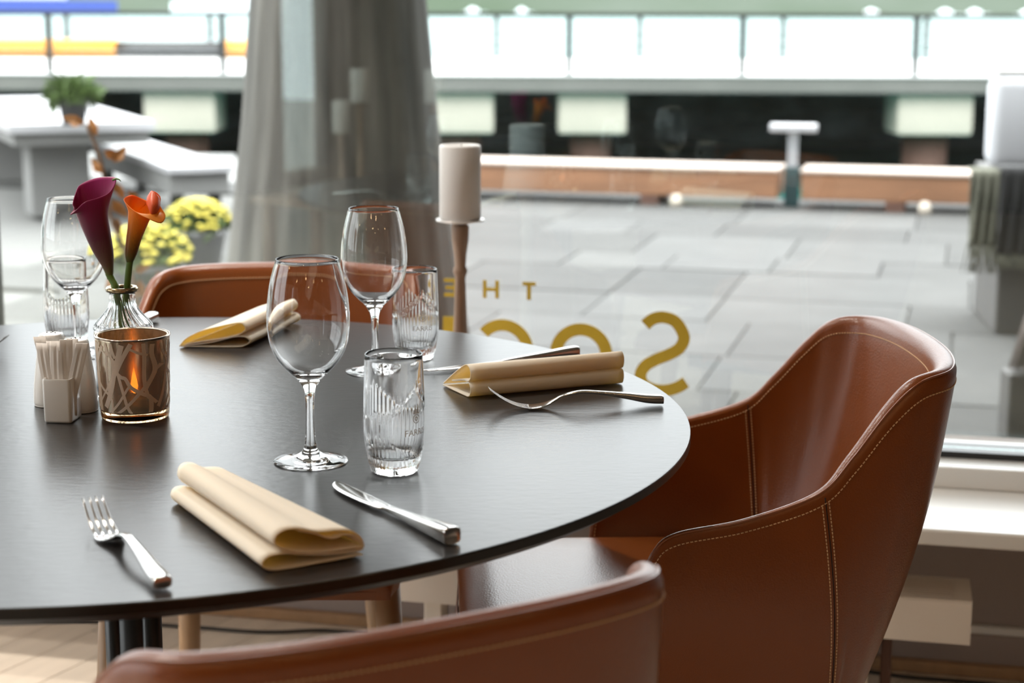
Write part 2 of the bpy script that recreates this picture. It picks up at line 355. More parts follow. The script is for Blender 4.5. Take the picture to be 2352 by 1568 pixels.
# kerb
def qp(p, q_, z=0): return (QX * p + PX * q_, QY * p + PY * q_, z)
QM = Matrix(((QX, PX, 0, 0), (QY, PY, 0, 0), (0, 0, 1, 0), (0, 0, 0, 1)))
def qbox(p0, p1, q0, q1, z0, z1, name, m, parent=None, bev=0, M_=None, **k):
    return MB().box(((p0 + p1) / 2, (q0 + q1) / 2, (z0 + z1) / 2), (p1 - p0, q1 - q0, z1 - z0), bev=bev).build(name, m, parent, smooth=False, M=QM if M_ is None else M_, **k)
MB().prism([(-14, 17.0), (-2.3, 15.05), (-2.9, 18.2), (-14, 19.5)], GZ - .9, GZ - .001).build('terrace_corner', M['concg'], smooth=False, kind='structure')
qbox(-11, 9, 13.205, 14.05, GZ - .9, GZ + .01, 'quay_kerb', M['paver'], kind='structure')
# overhanging storey above the terrace
wbox(-1.15, 12, .31, 3.4, 3.25, 3.8, 'overhang', M['ceil'], kind='structure')
wbox(-1.15, 12, .31, 3.4, 3.81, 8.5, 'upper_facade', M['concg'], kind='structure')
wbox(2.3, 7.5, .32, 4.5, GZ - .2, 3.24, 'side_wing', M['darkblock'], kind='structure')  # unseen wing added to shade the column's right side and the near paving
# water and far shore
MB().grid([[(-900, 13, -1.2), (-900, 720, -1.2)], [(900, 9, -1.2), (900, 720, -1.2)]]).build('fjord_water', M['water'], smooth=False, kind='structure')
hm = MB(); P = []
for i in range(121):
    x = -900 + 15 * i; r = []
    for j in range(26):
        y = 690 + 22 * j; h = -1.5 + 85 * (1 - math.exp(-j / 9)) * (.75 + .35 * noise.noise((x * .004, 3.1, 0))) * 1 + 7 * noise.noise((x * .03, y * .03, 1)) * min(1, j / 3)
        r.append((x, y, h))
    P.append(r)
hm.grid(P).build('wooded_hillside', M['hill'], kind='structure')
# concrete column of the overhang
ccol = empty('concrete_column', wp(-.75, 2.18, GZ + .012), label='large flared round concrete column outside the window, pale on its left side', cat='column')
ccol.location = (-.512, 5.2, GZ + .012)
def colr(r, z, a): return r * (1 + .006 * sin(a * 22) + .004 * sin(a * 51 + 1))
MB().lathe([(0, 0), (.46, 0), (.41, .35), (.34, .75), (.29, 1.15), (.255, 1.53), (.235, 1.9), (.225, 2.4), (.225, 3.53), (0, 3.53)], 132, rf=colr).build('shaft', M['concrete'], ccol)
MB().lathe([(0, 0), (.52, 0), (.52, .02), (0, .02)], 64).build('base_ring', M['concg'], ccol)

# timber bulwark along the quay
def bulwark(p0, p1, lab, seed):
    b = empty('timber_bulwark', qp(p0, 13.55, GZ + .01), math.atan2(QY, QX), label=lab, cat='kerb beam', group='low timber beams along the quay edge'); Lh = p1 - p0
    MB().box((Lh / 2, .0, .175), (Lh, .50, .20), bev=.01).build('beam', M['timber'], b, smooth=False)
    MB().box((Lh / 2, .0, .287), (Lh + .02, .53, .022), bev=.004).build('cap_board', M['timbertop'], b, smooth=False)
    k = max(2, int(Lh / 2.2)); 
    for i in range(k):
        MB().box((Lh * (i + .5) / k, -.02, .0375), (.14, .5, .075)).build('support_block', M['pile'], b, smooth=False)
        MB().lathe([(0, 0), (.045, 0), (.045, .05), (.03, .09), (0, .10)], 16, c=(Lh * (i + .5) / k + .22, -.33, 0)).build('mooring_stud', M['cap'], b)
bulwark(-5.30, -1.38, 'long timber quay beam left of the lamp post, running behind the column', 1)
bulwark(-1.20, 1.6, 'timber quay beam right of the lamp post, ending behind the dark block', 2)
bulwark(-12.4, -8.75, 'timber quay beam at the far left edge, beyond the stone table', 3)
# lamp bollard in the gap of the beams
lb = empty('lamp_bollard', qp(-1.29, 13.5, GZ + .012), math.atan2(QY, QX) + .08, label='T-shaped metal lamp post between the two timber beams', cat='lamp post')
MB().box((0, 0, .15), (.115, .10, .30), bev=.006).build('post_foot', M['darkteal'], lb, smooth=False)
MB().box((0, 0, .435), (.075, .06, .27), bev=.006).build('post', M['galv'], lb, smooth=False)
MB().box((0, 0, .60), (.36, .20, .055), bev=.012).build('lamp_head', M['conctop'], lb, smooth=False)

# pier across the water: deck, fascia, capped piles, back wall of rocks
pier = empty('pier', (0, 24, -1.2), label='long concrete pier on capped piles across the water', cat='pier')
MB().box((0, 4.2, 1.385), (80, 8.4, .22), bev=.02).build('deck', M['pierc'], pier, smooth=False)
MB().box((0, 4.2, 1.505), (80, 8.44, .018)).build('deck_surface', M['deckc'], pier, smooth=False)
for x, w in ((-12.6, 1.0), (-8.4, 1.0), (-4.6, 1.0), (-.75, .98), (1.10, .95), (5.83, 1.05), (10.2, 1.0)):
    MB().box((x, .62, .985), (w, .9, .575), bev=.05).build('pile_cap', M['cap'], pier, smooth=True, angle=40)
    MB().lathe([(0, -1.0), (w * .30, -1.0), (w * .30, .70), (0, .70)], 20, c=(x, .75, 0)).build('pile', M['pile'], pier)
sea = MB(); P = []
for i in range(120):
    x = -40 + i * .68; P.append([(x, 31.2 - 1.2 * (j / 7) * (1 - j / 14) + .5 * noise.noise((x * .9, j * .8, 2)), -1.5 + j * .24 - (0 if j else .6)) for j in range(8)][::1])
sea.grid(P).build('rock_armour', M['rock'], smooth=False, kind='structure')
P = None
# railings on the pier
def railing(y, x0, x1, xs, dz, lab):
    r = empty('pier_railing', (0, y, .314), label=lab, cat='railing')
    for x in xs: MB().box((x, 0, .40), (.08, .07, .80)).build('railing_post', M['black'], r, smooth=False)
    MB().box(((x0 + x1) / 2, 0, .80), (x1 - x0, .05, .04)).build('hand_rail', M['black'], r, smooth=False)
    for k in range(4): MB().tube([(x0, -.01, .14 + k * .16), (x1, -.01, .14 + k * .16)], .006, 6).build('wire', M['galv'], r)
railing(24.25, -13.5, 14, [3.15 + 2.38 * k for k in range(-7, 5)], 0, 'thin railing along the near edge of the pier')
railing(32.1, -18, 18, [2.3 + 2.6 * k for k in range(-7, 7)], 0, 'thin railing along the far edge of the pier')
fl = empty('floating_boom', (-9.5, 31.6, .316), label='orange yellow boom lying along the far edge of the pier, left of the column', cat='boom')
MB().tube([(-6.2, 0, .17), (-2, .05, .17), (2.4, 0, .17)], .17, 16).build('float', M['yellow'], fl)
MB().tube([(2.42, 0, .15), (3.2, 0, .15), (4.3, .05, .15)], .14, 16).build('dark_end', M['black'], fl)
MB().tube([(4.32, .05, .16), (5.0, .05, .16)], .16, 16).build('float', M['yellow'], fl)
# boats far out
def boat(x, y, L_, hgt, mh, lab, name='ship', stripe=None, cabin=True):
    b = empty(name, (x, y, -1.2), label=lab, cat='boat')
    pts = [(-L_ / 2, -.12 * L_), (L_ * .34, -.12 * L_), (L_ / 2, 0), (L_ * .34, .12 * L_), (-L_ / 2, .12 * L_)]
    MB().prism(pts, -.3, hgt).build('hull', mh, b, smooth=False)
    if stripe: MB().prism([(a * 1.004, c * 1.02) for a, c in pts], .2, hgt * .28).build('stripe', stripe, b, smooth=False)
    if cabin:
        MB().box((-L_ * .08, 0, hgt * 1.35), (L_ * .5, .16 * L_, hgt * .7), bev=.02 * L_).build('cabin', M['ship'], b, smooth=False)
        MB().box((-L_ * .10, 0, hgt * 1.9), (L_ * .22, .11 * L_, hgt * .4), bev=.01 * L_).build('wheelhouse', M['ship'], b, smooth=False)
    return b
boat(-150, 560, 50, 4.6, M['hull'], 'blue hulled ship at the far left of the fjord')
boat(-84, 560, 46, 4.4, M['ship'], 'white ferry with a blue waterline, seen just left of the column', stripe=M['hull'])
for x, s_, mm, lb_ in ((-13, 8, 'ship', 'small white boat moored far off, just right of the column'), (3.5, 7, 'ship', 'small white boat on the far shore, second to the right of the column'), (122, 9, 'pile', 'small red boathouse boat on the far shore at right'), (147, 9, 'ship', 'small white boat moored on the far shore, right of the red one'), (157, 9, 'ship', 'white boat beside another on the far shore towards the right'), (176, 12, 'ship', 'white and blue motor boat on the far shore above the white panel'), (187, 10, 'hull', 'blue motor boat on the far shore at the far right')):
    boat(x, 600, s_, 1.4, M[mm], lb_, 'small_boat')

# ------------------------------------------------------------------ stone table, bench, planters on the terrace
th_ = math.atan2(.92, -.40) - pi / 2
tb = empty('stone_table', (-3.80, 14.1, GZ + .01), th_, label='long concrete outdoor table with a pale top, at left', cat='table')
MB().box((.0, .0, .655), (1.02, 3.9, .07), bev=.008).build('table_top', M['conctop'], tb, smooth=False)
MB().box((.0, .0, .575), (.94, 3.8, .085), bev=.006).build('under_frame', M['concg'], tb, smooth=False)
for yy in (-1.45, 1.45): MB().box((-.12, yy, .266), (.42, .40, .532), bev=.01).build('leg', M['concg'], tb, smooth=False)
bn = empty('stone_bench', (-2.72, 13.3, GZ + .01), th_ + .02, label='concrete bench with a pale seat beside the stone table', cat='bench')
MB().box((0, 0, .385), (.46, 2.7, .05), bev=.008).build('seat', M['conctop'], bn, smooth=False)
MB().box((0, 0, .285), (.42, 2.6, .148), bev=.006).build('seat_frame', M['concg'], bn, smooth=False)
for xx in (-.13, .14):
    for yy in (-1.15, 1.15): MB().box((xx, yy, .105), (.07, .10, .21)).build('leg', M['black'], bn, smooth=False)
pt = empty('table_planter', (-3.02, 12.05, GZ + .704), label='dark bucket planter with green plants on the stone table', cat='planter')
MB().lathe([(0, 0), (.075, 0), (.105, .17), (.112, .17), (.112, .19), (.095, .19), (.09, .15), (0, .15)], 32).build('pot', M['pot'], pt)
def leafcloud(n, rx, rz, z0, L0, seed, up=.3):
    random.seed(seed); mb = MB()
    for _ in range(n):
        a, e, r = random.uniform(0, 2 * pi), random.uniform(-.2, 1.4), random.uniform(.5, 1)
        c = Vector((rx * r * cos(a) * cos(e), rx * r * sin(a) * cos(e), z0 + rz * r * sin(e)))
        d = Vector((random.gauss(0, 1), random.gauss(0, 1), random.gauss(up, .8))).normalized(); s_ = d.cross(Vector((random.random(), .3, .2))).normalized()
        l, w = L0 * random.uniform(.7, 1.4), L0 * .22
        mb.add([c, c + d * l * .5 + s_ * w + Vector((0, 0, .1 * l)), c + d * l, c + d * l * .5 - s_ * w + Vector((0, 0, .1 * l))], [(0, 1, 2), (0, 2, 3)])
    return mb
leafcloud(420, .17, .12, .17, .10, 3).build('foliage', M['leafg'], pt, smooth=False, kind='stuff')
def flowerpot(x, y, s_, lab, seed):
    f = empty('flower_pot', (x, y, GZ + .012), label=lab, cat='flower pot')
    MB().lathe([(0, 0), (.11 * s_, 0), (.15 * s_, .20 * s_), (.16 * s_, .20 * s_), (.16 * s_, .23 * s_), (.14 * s_, .23 * s_), (.13 * s_, .19 * s_), (0, .19 * s_)], 32).build('pot', M['potl'], f)
    leafcloud(500, .17 * s_, .14 * s_, .22 * s_, .07 * s_, seed).build('foliage', M['leafg'], f, smooth=False, kind='stuff')
    random.seed(seed); mb = MB()
    for _ in range(170):
        a, e = random.uniform(0, 2 * pi), random.uniform(.05, 1.5); R_ = .19 * s_
        c = (R_ * cos(a) * cos(e), R_ * sin(a) * cos(e), .24 * s_ + .15 * s_ * sin(e)); r = .020 * s_ * random.uniform(.7, 1.2)
        mb.lathe([(0, -r * .4), (r, 0), (r * .5, r * .5), (0, r * .6)], 7, c=c)
    mb.build('blossoms', M['yflower'], f, kind='stuff')
flowerpot(-1.80, 9.9, 1.05, 'pale pot of yellow flowers beside the column, below the bench', 5)
flowerpot(-1.78, 8.4, 1.15, 'pale pot of yellow flowers nearer the window, behind the orange calla', 9)
dr = empty('dried_branch_plant', (-1.085, 4.75, GZ - .018), label='potted shrub with dry orange leaves outside behind the callas', cat='plant')
MB().lathe([(0, 0), (.05, 0), (.062, .50), (.07, .50), (.07, .53), (.055, .53), (.05, .48), (0, .48)], 28).build('pot', M['bark'], dr)
stemp = cr_spline([(0, 0, .48), (.05, 0, .66), (.03, 0, .82), (-.02, 0, .97), (-.035, 0, 1.10), (-.07, 0, 1.20)], 8)
MB().tube(stemp, .005, 7).build('stem', M['bark'], dr)
random.seed(12)
LV = [(-.075, 1.205, 2.9, .07), (-.045, 1.17, 2.0, .06), (-.03, 1.13, -.4, .06), (.0, 1.10, .9, .06), (-.03, 1.07, 2.2, .055), (.0, 1.05, -1.2, .06), (-.01, 1.00, -.9, .07), (.03, 1.02, -.8, .06), (-.05, 1.03, 3.3, .05), (.0, .95, -1.6, .06), (.05, .93, -.2, .04), (.04, .80, .3, .05), (.06, .78, -1.5, .06), (.07, .74, 2.9, .05), (-.02, .74, 1.7, .05), (.10, .80, -1.0, .05), (.04, .70, -1.3, .05)]
for x, z, a, l in LV:
    a_ = Vector((cos(a), .25, sin(a))).normalized(); w = a_.cross(Vector((0, 1, 0))).normalized() * l * .24; c = Vector((x, random.uniform(-.02, .02), z)); u_ = Vector((0, -.012, 0))
    MB().add([c, c + a_ * l * .35 + w + u_, c + a_ * l * .75 + w * .6, c + a_ * l, c + a_ * l * .75 - w * .6, c + a_ * l * .35 - w + u_, c + a_ * l * .5], [(0, 1, 6), (1, 2, 6), (2, 3, 6), (3, 4, 6), (4, 5, 6), (5, 0, 6)]).build('dry_leaf', M['dryleaf'], dr, smooth=False)

# ------------------------------------------------------------------ dark block with white cushion, throws and broom at the right
bl = empty('outdoor_counter', (3.06, 8.25, GZ + .01), -.10, label='dark grey block outside at the right edge with throws hanging over it', cat='counter')
MB().box((0, 0, .36), (1.55, .62, .72), bev=.01).build('body', M['darkblock'], bl, smooth=False)
MB().box((0, 0, .735), (1.60, .68, .028), bev=.005).build('top_slab', M['darkblock'], bl, smooth=False)
cu = empty('white_screen', (3.13, 8.30, GZ + .762), -.10, label='white upright padded panel standing on the dark block', cat='panel')
MB().box((0, .0, .215), (1.72, .20, .43), bev=.05).build('padding', M['cushion'], cu, angle=60)
MB().box((-.02, .0, .447), (1.64, .12, .03), bev=.008).build('top_rail', M['whitepaint'], cu, smooth=False)
def throw(loc, rz, w, l, m, lab, fr, seed):
    t_ = empty('throw_blanket', loc, rz, label=lab, cat='throw'); random.seed(seed); P = []
    for i in range(25):
        u = i / 24; P.append([(w * (u - .5), -.006 - .022 * (.5 + .5 * sin(u * 19 + seed + v_ * .25)) * min(1, v_ / 4), -l * v_ / 14) if v_ else (w * (u - .5), .0, 0) for v_ in range(15)])
    P = [[(P[i][0][0], .16, .004)] + P[i] for i in range(25)]
    o = MB().grid(P).build('cloth', m, t_); sm = o.modifiers.new('thick', 'SOLIDIFY'); sm.thickness = .008; sm.offset = 1
    mb = MB()
    for i in range(34):
        x = w * (i / 33 - .5) + random.uniform(-.004, .004); a = random.uniform(-.03, .03)
        mb.tube([(x, -.016, -l + .004), (x + a * .5, -.02, -l - .06), (x + a, -.018, -l - fr)], [.004, .003, .002], 5)
    mb.build('fringe', M['throwg'], t_, kind='stuff')
throw((2.17, 7.985, GZ + .775), -.16, .13, .34, M['throwg'], 'grey green fringed throw hanging over the left corner of the dark block', .13, 2)
throw((2.315, 7.955, GZ + .79), -.10, .17, .40, M['throw'], 'black throw hanging on the dark block, next to its left corner', .05, 5)
throw((2.53, 7.925, GZ + .80), -.10, .24, .56, M['blackcush'], 'long black throw hanging at the right edge of the picture', .10, 8)
br = empty('hand_broom', (1.795, 6.0, GZ + .012), label='straw broom with greyish bristles standing outside at the right edge', cat='broom')
random.seed(4); mb = MB()
for i in range(150):
    a, r = random.uniform(0, 2 * pi), random.uniform(0, 1) ** .5
    mb.tube([(.018 * r * cos(a) + .03, .018 * r * sin(a), .48), (.05 * r * cos(a), .04 * r * sin(a), .25)], .0018, 4)
mb.build('bristles', M['bristle'], br, kind='stuff')
MB().tube([(.03, 0, .46), (.05, 0, .55), (.075, 0, .66)], [.022, .017, .013], 12).build('straw_binding', M['straw'], br)
MB().tube([(.075, 0, .655), (.16, .0, 1.0), (.24, 0, 1.3)], .011, 12).build('handle', M['beech'], br)
MB().box((.0, 0, .12), (.12, .12, .24), bev=.01).build('stand', M['darkblock'], br, smooth=False)

# ------------------------------------------------------------------ gold lettering on the glass (read from outside)
lt = empty('window_lettering', (0, 0, 0), label='gold foil letters stuck on the window glass, seen mirrored from inside', cat='sign')
lt.matrix_world = WM @ Matrix.Translation((0, .004, 0))
def stroke(pts, w):
    pts = [Vector((p[0], p[1])) for p in pts]; L_, R_ = [], []
    for i, p in enumerate(pts):
        t = (pts[min(i + 1, len(pts) - 1)] - pts[max(i - 1, 0)]).normalized(); n_ = Vector((-t.y, t.x)) * w / 2
        L_.append(p + n_); R_.append(p - n_)
    mb = MB(); P = [[(a.x, 0, a.y), (b.x, 0, b.y), (b.x, -.0012, b.y), (a.x, -.0012, a.y)] for a, b in zip(L_, R_)]
    mb.grid(P, cv=True); n_ = len(pts); mb.f += [(0, 1, 2, 3), tuple((n_ - 1) * 4 + k for k in (3, 2, 1, 0))]
    return mb
def letter(mb, name='letter'): return mb.build(name, M['gold'], lt, smooth=False)
letter(stroke(cr_spline([(.2445, .638), (.258, .6495), (.278, .6535), (.300, .6455), (.3145, .620), (.308, .600), (.290, .587), (.268, .577), (.247, .564), (.2375, .547), (.243, .530), (.262, .5205), (.285, .5200), (.305, .5265), (.320, .5365)], 7), .0215))
letter(stroke([(.128 + .0465 * cos(a), .5785 + .0465 * sin(a)) for a in np.linspace(0, 2 * pi, 73)], .0225))
letter(stroke([(-.018 + .0465 * cos(a), .5805 + .0465 * sin(a)) for a in np.linspace(RAD(140), RAD(-140), 60)], .0215))
def bars(*bs):
    mb = MB()
    for x0, x1, z0, z1 in bs: mb.box(((x0 + x1) / 2, -.0006, (z0 + z1) / 2), (x1 - x0, .0012, z1 - z0))
    return mb
letter(bars((-.131, -.1095, .5225, .6385)))
letter(bars((.0185, .0430, .7015, .7085), (.0267, .0343, .6755, .7014)))
letter(bars((-.0556, -.0486, .676, .709), (-.0325, -.0255, .676, .709), (-.0485, -.0326, .6890, .6955)))
letter(bars((-.1105, -.1035, .676, .7095), (-.1290, -.1106, .7030, .7095), (-.1260, -.1106, .6895, .6955), (-.1290, -.1106, .676, .6825)))

# ------------------------------------------------------------------ candle and candlestick on the ledge
def candlestick(loc, h, lab, lab2, grp=None, m='walnut'):
    c = empty('candlestick', loc, label=lab, cat='candlestick')
    MB().lathe([(0, 0), (.052, 0), (.052, .008), (.040, .014), (.022, .022), (.014, .040), (.011, .06), (.0135, .075), (.0115, .085), (.0132, h * .5), (.0086, h - .098), (.0118, h - .088), (.0118, h - .084), (.0092, h - .078), (.0105, h - .058), (.0140, h - .035), (.0150, h - .012), (.012, h - .006), (0, h - .006)], 40).build('stick', M[m], c)
    MB().lathe([(0, h - .006), (.018, h - .006), (.040, h - .002), (.0405, h + .001), (.036, h + .0005), (0, h)], 48).build('drip_plate', M['plate'], c)
    k = empty('pillar_candle', (loc[0], loc[1], loc[2] + h + .0008), label=lab2, cat='candle')
    MB().lathe([(0, 0), (.0335, 0), (.0345, .002), (.0345, .119), (.0335, .1225), (.031, .1235), (.029, .121), (.012, .1165), (0, .116)], 56).build('wax', M['wax'], k)
    MB().tube([(0, 0, .115), (.001, 0, .120), (.003, 0, .1235)], .0009, 6).build('wick', M['black'], k)
candlestick((-.087, 2.885, .3925), .4585, 'turned wooden candlestick on the window ledge, right of the column', 'white pillar candle on the turned wooden candlestick at the window')
# side console behind the camera, seen only as a reflection in the window
cs = empty('console_table', (-1.95, -.02, 0), RAD(12), label='dark low console table away from the window, seen reflected in the glass', cat='table')
MB().box((0, 0, .43), (1.3, .36, .03), bev=.004).build('table_top', M['walnut'], cs, smooth=False)
for a in (-.58, .58):
    for b in (-.14, .14): MB().box((a, b, .2075), (.04, .04, .415)).build('leg', M['walnut'], cs, smooth=False)
candlestick((-2.20, .00, .4455), .27, 'low candlestick standing first on the console behind the camera', 'white candle on the low candlestick of the console')
candlestick((-2.045, .12, .4455), .40, 'tall candlestick standing in the middle of the console', 'white candle on the tall middle candlestick of the console')
candlestick((-1.77, .03, .4455), .40, 'tall candlestick standing at the far end of the console', 'white candle on the tall candlestick at the end of the console')

# ------------------------------------------------------------------ convector radiator, cable, rug, ceiling lamps
rad = empty('convector_radiator', wp(.19, -.245, 0), math.atan2(KY, KX), label='low cream convector radiator standing under the window ledge', cat='radiator')
rx0, rx1 = -.36, .632
mb = MB(); mb.box(((rx0 + rx1) / 2, -.0575, .229), (rx1 - rx0, .004, .070)).box(((rx0 + rx1) / 2, .0575, .229), (rx1 - rx0, .004, .070)).box((rx0 + .002, 0, .229), (.004, .111, .070)).box((rx1 - .002, 0, .229), (.004, .111, .070)).box(((rx0 + rx1) / 2, 0, .196), (rx1 - rx0 - .01, .110, .004))
mb.box(((rx0 + rx1) / 2, -.050, .2655), (rx1 - rx0, .016, .003)).box(((rx0 + rx1) / 2, .050, .2655), (rx1 - rx0, .016, .003)).box((rx1 - .014, 0, .2655), (.028, .085, .003)).box((rx0 + .014, 0, .2655), (.028, .085, .003))
mb.build('casing', M['radiator'], rad, smooth=False)
slat = MB().box(((rx0 + rx1) / 2, 0, .261), (rx1 - rx0 - .056, .006, .010)).build('grille_slat', M['radiator'], rad, smooth=False)
slat.location.y = -.036
for k in range(1, 8): o = slat.copy(); COL.objects.link(o); o.location.y = -.036 + .0105 * k
for a in (rx0 + .09, rx1 - .175):
    MB().box((a, .0, .0975), (.032, .05, .193), bev=.003).build('leg', M['radiator'], rad, smooth=False)
    MB().box((a + .045, .02, .0975), (.018, .03, .193), bev=.003).build('pipe_cover', M['pile'], rad, smooth=False)
cb = MB().tube(cr_spline([(-1.05, 3.30, .0045), (-.70, 3.26, .0045), (-.49, 3.22, .0045), (-.364, 3.23, .0045), (-.238, 3.20, .0045), (-.07, 3.15, .0045), (.25, 3.105, .0045), (.55, 3.06, .0045), (.72, 3.00, .0045), (.84, 2.975, .0045), (.96, 2.945, .0045), (1.5, 2.83, .0045)], 6), .0035, 8).build('power_cable', M['cable'])
tag(cb, 'thin black cable lying on the floor along the window wall', 'cable')
rg = empty('shag_rug', (-1.55, 2.32, .0015), RAD(-8), label='grey shaggy rug at the bottom left corner of the floor', cat='rug')
MB().box((0, 0, .004), (1.45, 1.25, .008), bev=.002).build('backing', M['rug'], rg, smooth=False)
random.seed(21); mb = MB()
for _ in range(5200):
    x, y = random.uniform(-.735, .735), random.uniform(.05, .635) if random.random() < .6 else random.uniform(-.635, .635)
    a, l = random.uniform(0, 2 * pi), random.uniform(.012, .030); w = (.003 * sin(a), -.003 * cos(a))
    mb.add([(x - w[0], y - w[1], .006), (x + w[0], y + w[1], .006), (x + l * cos(a), y + l * sin(a), .022)], [(0, 1, 2)])
mb.build('pile_tufts', M['rug'], rg, smooth=False, kind='stuff')
for i, (x, y, z) in enumerate([(-1.2, .2, 2.05), (-.5, -.5, 2.2), (.5, -.3, 2.1), (1.3, .4, 2.0), (-.1, -1.6, 2.2), (1.4, -1.4, 2.1), (-1.9, -1.6, 2.15), (.6, -2.9, 2.2), (-2.9, .2, 2.0), (2.9, -.5, 2.1)]):
    if i == 0:
        lamp = empty('pendant_lamp', (x, y, z), label='small warm bulb pendants hanging from the ceiling behind the camera', cat='lamp', group='pendants over the room')
        MB().lathe([(0, -.035), (.02, -.03), (.032, -.008), (.030, .015), (.016, .034), (.012, .045), (0, .045)], 20).build('bulb', M['warmbulb'], lamp)
        MB().lathe([(0, .0455), (.018, .0455), (.018, .09), (.006, .10), (0, .10)], 16).build('socket', M['black'], lamp)
        MB().tube([(0, 0, .10), (0, 0, CEIL - 2.2 - .0)], .003, 6).build('cord', M['black'], lamp)
    else: o = copy_tree(lamp); o.location = (x, y, z)

# fill lights added to brighten the napkins, the floor and the console candles
for i, (x, y) in enumerate([(-1.75, 2.35), (-2.9, 2.0), (-.35, 2.75), (-1.6, .9), (-.25, -1.5), (-1.95, .75)]):
    dl = empty('downlight', (x, y, CEIL - .0355), label=['recessed downlight in the ceiling left of the round table', 'recessed downlight in the ceiling farthest to the left', 'recessed downlight in the ceiling nearest the window', 'recessed downlight in the ceiling left of the camera', 'recessed downlight in the ceiling behind the camera', 'recessed downlight in the ceiling above the console table'][i], cat='lamp', group='recessed ceiling downlights')
    MB().lathe([(.052, 0), (.075, 0), (.075, .035), (.052, .035)], 40).build('trim_ring', M['whitepaint'], dl)
    ld = bpy.data.lights.new('downlight_lamp', 'AREA'); ld.shape = 'DISK'; ld.size = .10; ld.energy = (26, 24, 8, 3, 1, 9)[i]; ld.color = (1, .93, .84); ld.spread = RAD(110)
    lo = bpy.data.objects.new('downlight_lamp', ld); COL.objects.link(lo); lo.parent = dl; lo.location = (0, 0, .01)

# ------------------------------------------------------------------ the round table
TC = (-.4475, 1.9245); TR = .6475; TZ = .74
tab = empty('round_table', (TC[0], TC[1], .0005), label='round black dining table laid for four', cat='table')
MB().lathe([(0, TZ - .020), (TR - .016, TZ - .020), (TR - .004, TZ - .0125), (TR, TZ - .010), (TR, TZ - .0021), (0, TZ - .0021)], 220).build('underside', M['tedge'], tab, angle=30)
MB().lathe([(0, TZ - .0020), (TR, TZ - .0020), (TR - .0006, TZ - .0008), (TR - .0012, TZ - .0006), (TR - .003, TZ - .0005), (0, TZ - .0005)], 220).build('table_top', M['table'], tab, angle=20)
MB().lathe([(0, 0), (.27, 0), (.27, .006), (.255, .012), (.06, .020), (0, .020)], 72).build('foot_plate', M['black'], tab)
MB().lathe([(0, .0205), (.026, .0205), (.026, .69), (0, .69)], 36, c=(.014, 0, 0)).build('column', M['black'], tab)
for a in (RAD(200), RAD(320), RAD(80)):
    MB().lathe([(0, .0205), (.012, .0205), (.012, .69), (0, .69)], 18, c=(.014 + .0255 * cos(a), .0255 * sin(a), 0)).build('column_rod', M['black'], tab)
MB().box((0, 0, .7045), (.34, .34, .028), bev=.004).build('top_bracket', M['black'], tab, smooth=False)
TOP = TZ

# ------------------------------------------------------------------ leather tub chairs
RIM = [(.236, -.082, .420), (.240, -.076, .485), (.243, -.066, .550), (.245, -.054, .592), (.2455, -.030, .613), (.244, .045, .628), (.235, .128, .655), (.224, .168, .693), (.211, .210, .743), (.199, .243, .772), (.170, .284, .780), (.097, .306, .783), (0, .312, .784)]
BAS = [(.225, -.084, .425), (.227, -.080, .425), (.228, -.070, .425), (.228, -.056, .424), (.228, -.032, .422), (.227, .060, .412), (.217, .148, .396), (.208, .158, .390), (.196, .168, .386), (.178, .180, .383), (.140, .192, .380), (.070, .201, .380), (0, .204, .380)]
THK = [.012, .012, .012, .012, .0125, .013, .015, .018, .022, .026, .028, .028, .028]
CAPD = [(0, -1, .0), (0, -1, .1), (.0, -.9, .45), (0, -.5, .87), (0, -.1, 1), (0, 0, 1), (0, -.1, 1), (0, -.2, 1), (-.0, -.2, 1), (0, 0, 1), (0, .15, 1), (0, .18, 1), (0, .18, 1)]
def mir(P): return [(p[0], p[1], p[2]) for p in P] + [(-p[0], p[1], p[2]) for p in reversed(P[:-1])]
NS = 9
rimc, basc, capc = cr_spline(mir(RIM), NS), cr_spline(mir(BAS), NS), cr_spline(mir(CAPD), NS)
thkc = [float(v[0]) for v in cr_spline([(t, 0, 0) for t in THK + THK[-2::-1]], NS)]
NCOL = len(rimc)
def nrm2(i):
    a, b = max(i - 1, 0), min(i + 1, NCOL - 1)
    t = (rimc[b] * .5 + basc[b] * .5) - (rimc[a] * .5 + basc[a] * .5); t[2] = 0
    n_ = np.array([t[1], -t[0], 0]); n_ /= (np.linalg.norm(n_) + 1e-9)
    if i <= 3 * NS: n_ = np.array([1., 0, 0])
    if i >= NCOL - 1 - 3 * NS: n_ = np.array([-1., 0, 0])
    return n_
NR = []
for i in range(NCOL):
    n_ = nrm2(i)
    if n_[0] * rimc[i][0] + n_[1] * (rimc[i][1] + .05) < 0: n_ = -n_
    NR.append(n_)
NR = [sum(NR[max(0, i - 5):i + 6]) for i in range(NCOL)]; NR = [v / np.linalg.norm(v) for v in NR]
def shell(i, f, off):
    i0 = int(i); fr = i - i0; i1 = min(i0 + 1, NCOL - 1)
    r, b, n_ = (X[i0] * (1 - fr) + X[i1] * fr for X in (rimc, basc, NR)); th = thkc[i0] * (1 - fr) + thkc[i1] * fr
    p = b + (r - b) * f + n_ * (.016 * sin(pi * min(1, f)) * min(1, (r[2] - .4) / .2))
    return p + n_ * (th * .5 + .004 * (1 - f)) * off
